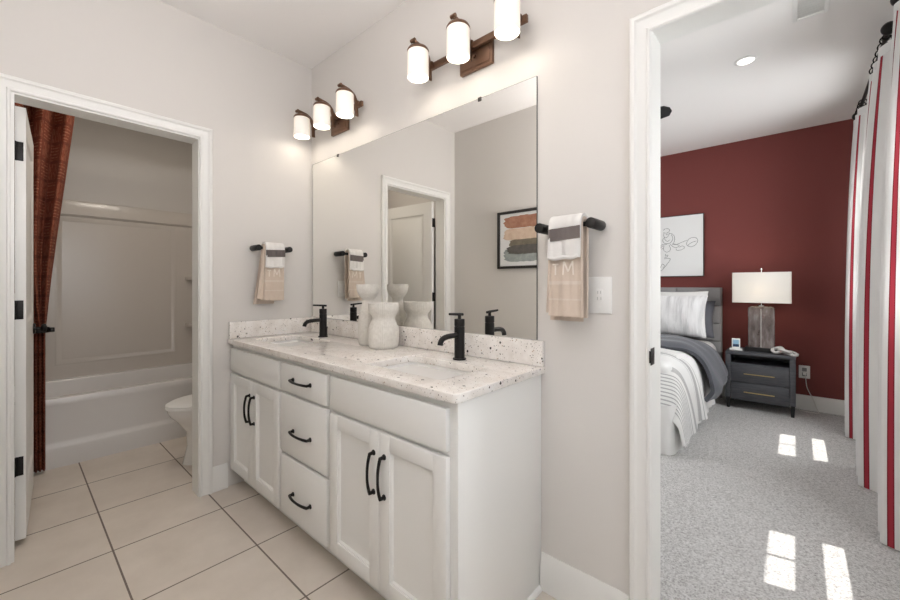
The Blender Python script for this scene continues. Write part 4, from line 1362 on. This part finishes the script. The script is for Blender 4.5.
MATS['shade_linen'] = t.m
obj('lamp_shade', b, 'shade_linen', la)
b = new(); box(b, -SWX / 2 + 0.003, SWX / 2 - 0.003, -0.003, 0.003, SZ1 - 0.012, SZ1 - 0.008); obj('shade_spider', b, 'chrome', la)
lamp('bedside_lamp_bulb', 'POINT', (2.300, 3.495, TZ + 0.60), 0.9, (1, 0.80, 0.58), size=0.035)

ck = thing('desk_clock', 'small white stand with blue screen on the nightstand', 'clock', (2.110, 3.420, TZ), 0.1)
b = new(); box(b, -0.052, 0.052, -0.030, 0.030, 0.0, 0.018, 0.006, 3); obj('base', b, 'white_plastic', ck)
b = new(); box(b, -0.034, 0.034, -0.010, 0.004, 0.0185, 0.118, 0.004, 3); pn = obj('panel', b, 'white_plastic', ck)
b = new(); box(b, -0.024, 0.024, -0.0112, -0.0100, 0.062, 0.106); obj('screen', b, 'screen_blue', pn)
b = new(); box(b, -0.025, 0.025, -0.0114, -0.0100, 0.036, 0.0615); box(b, -0.010, 0.010, -0.0116, -0.0113, 0.046, 0.051); obj('screen_panel', b, 'screen_navy', pn)

ch = thing('decorative_chain', 'pale grey chunky chain links lying on the nightstand by the lamp', 'decoration', (2.488, 3.376, TZ))
def link(c, yaw, tilt, roll, L_, W_, r):
    M_ = Matrix.Translation(c) @ Matrix.Rotation(yaw, 4, 'Z') @ Matrix.Rotation(tilt, 4, 'Y') @ Matrix.Rotation(roll, 4, 'X')
    pts = []
    for k in range(25):
        a = 2 * PI * k / 24
        c_, s_ = math.cos(a), math.sin(a)
        m_ = (abs(c_) ** 4 + abs(s_) ** 4) ** -0.25
        pts.append(M_ @ Vector((L_ / 2 * c_ * m_, W_ / 2 * s_ * m_, 0)))
    b_ = new()
    ring_ = []
    for k in range(24):
        p, q, o_ = pts[k], pts[(k + 1) % 24], pts[k - 1]
        tg = (q - o_).normalized()
        up = (M_.to_3x3() @ Vector((0, 0, 1))).normalized()
        bi = tg.cross(up)
        ring_.append([p + up * (r * 0.9 * sy) + bi * (r * sx) for sx, sy in ((1, 1), (-1, 1), (-1, -1), (1, -1))])
    ring_.append(ring_[0])
    loft(b_, ring_, cap0=False, cap1=False)
    bmesh.ops.remove_doubles(b_, verts=b_.verts, dist=0.00001)
    bmesh.ops.bevel(b_, geom=[e for e in b_.edges if e.calc_face_angle(0) > 0.9], offset=0.003, segments=2, profile=0.5, affect='EDGES')
    obj('link', b_, 'link_grey', ch)
link((-0.055, 0.010, 0.040), 0.5, -0.35, 0.5, 0.080, 0.052, 0.011)
link((-0.005, -0.010, 0.034), -0.5, 0.15, -0.5, 0.085, 0.055, 0.012)
link((0.048, -0.012, 0.020), -0.7, 0.30, 0.2, 0.070, 0.046, 0.010)

# outlet and the lamp's lead
ol = thing('wall_outlet', 'white outlet plate on the red wall beside the nightstand', 'outlet', (2.622, YB - 0.0005, 0.370))
b = new(); box(b, -0.041, 0.041, -0.006, 0, -0.062, 0.062, 0.002); obj('plate', b, 'white_plastic', ol)
b = new(); box(b, -0.017, 0.017, -0.0085, -0.006, 0.006, 0.040, 0.004); box(b, -0.017, 0.017, -0.0085, -0.006, -0.040, -0.006, 0.004); obj('socket', b, 'grey_plastic', ol)
cd = thing('power_cord', 'pale power cord plugged into the outlet and dropping to the carpet', 'cord', (2.622, YB - 0.02, 0.006))
b = new()
tube(b, smooth_path([(0.005, -0.010, 0.345), (0.010, -0.026, 0.30), (0.020, -0.028, 0.22), (0.060, -0.026, 0.12), (0.085, -0.030, 0.04), (0.100, -0.045, 0.004), (0.08, -0.075, 0.003), (0.02, -0.080, 0.003), (-0.04, -0.05, 0.003)], 6), 0.0035, 8)
obj('wire', b, 'cord_white', cd)
b = new(); box(b, -0.011, 0.013, -0.016, 0.0105, 0.340, 0.364, 0.003); obj('plug', b, 'white_plastic', cd)

# ------------------------------------------------------------------ line drawing over the bed
dw = thing('framed_drawing', 'framed ink line drawing of a racket player on the red wall over the bed', 'picture', (1.42, YB - 0.001, 1.312))
FW, FH = 0.378, 0.706
b = new()
for a in ((-FW, -FW + 0.008, 0, FH), (FW - 0.008, FW, 0, FH), (-FW + 0.008, FW - 0.008, 0, 0.008), (-FW + 0.008, FW - 0.008, FH - 0.008, FH)):
    box(b, a[0], a[1], -0.026, 0.0, a[2], a[3], 0.001)
obj('frame', b, 'frame_black', dw)
b = new(); box(b, -FW + 0.007, FW - 0.007, -0.022, -0.002, 0.007, FH - 0.007); obj('sheet', b, 'paper', dw)
LINES = [
    [(74, 182), (92, 170), (118, 172), (126, 190), (100, 206), (76, 200)],
    [(80, 205), (78, 228), (92, 244), (112, 236), (126, 204)],
    [(96, 214), (104, 222), (110, 212)],
    [(84, 250), (96, 268), (112, 276), (128, 262)],
    [(126, 212), (146, 216), (164, 236), (168, 268), (158, 292), (150, 306)],
    [(140, 222), (150, 240), (152, 262), (140, 282), (126, 292)],
    [(84, 240), (70, 262), (78, 284), (100, 294), (130, 292)],
    [(52, 312), (66, 300), (88, 302), (112, 294)],
    [(50, 330), (62, 316), (80, 312), (74, 330), (58, 338)],
    [(76, 330), (80, 350), (100, 364), (124, 358), (134, 336), (122, 306)],
    [(132, 300), (150, 318), (172, 330), (196, 326), (204, 314), (180, 306), (158, 296)],
    [(180, 340), (184, 352), (210, 354), (240, 342), (244, 328), (226, 320), (204, 330)],
    [(150, 300), (180, 306), (230, 288), (266, 276)],
    [(262, 300), (276, 272), (306, 258), (334, 262), (348, 284), (336, 312), (306, 330), (276, 326), (262, 308), (266, 290)],
    [(270, 322), (290, 304), (316, 292), (338, 288)],
    [(96, 378), (92, 396), (112, 388), (106, 404), (84, 412)],
    [(82, 420), (108, 416), (132, 420), (124, 440), (104, 466), (84, 492), (64, 512), (52, 516)],
    [(52, 494), (58, 472), (72, 462), (84, 476), (76, 494)],
]
b = new()
import math as _m
def to_sheet(u, v_):
    # drawing units to metres on the sheet (the sheet's right edge is 392, its foot 566, its head about 70)
    return (FW - 0.004 - (392 - u) * 0.00127, -0.0232, 0.004 + (566 - v_) * 0.001415)
for ln in LINES:
    tube(b, smooth_path([to_sheet(*p) for p in ln], 5), 0.0017, 6)
obj('ink_line', b, 'ink', dw)
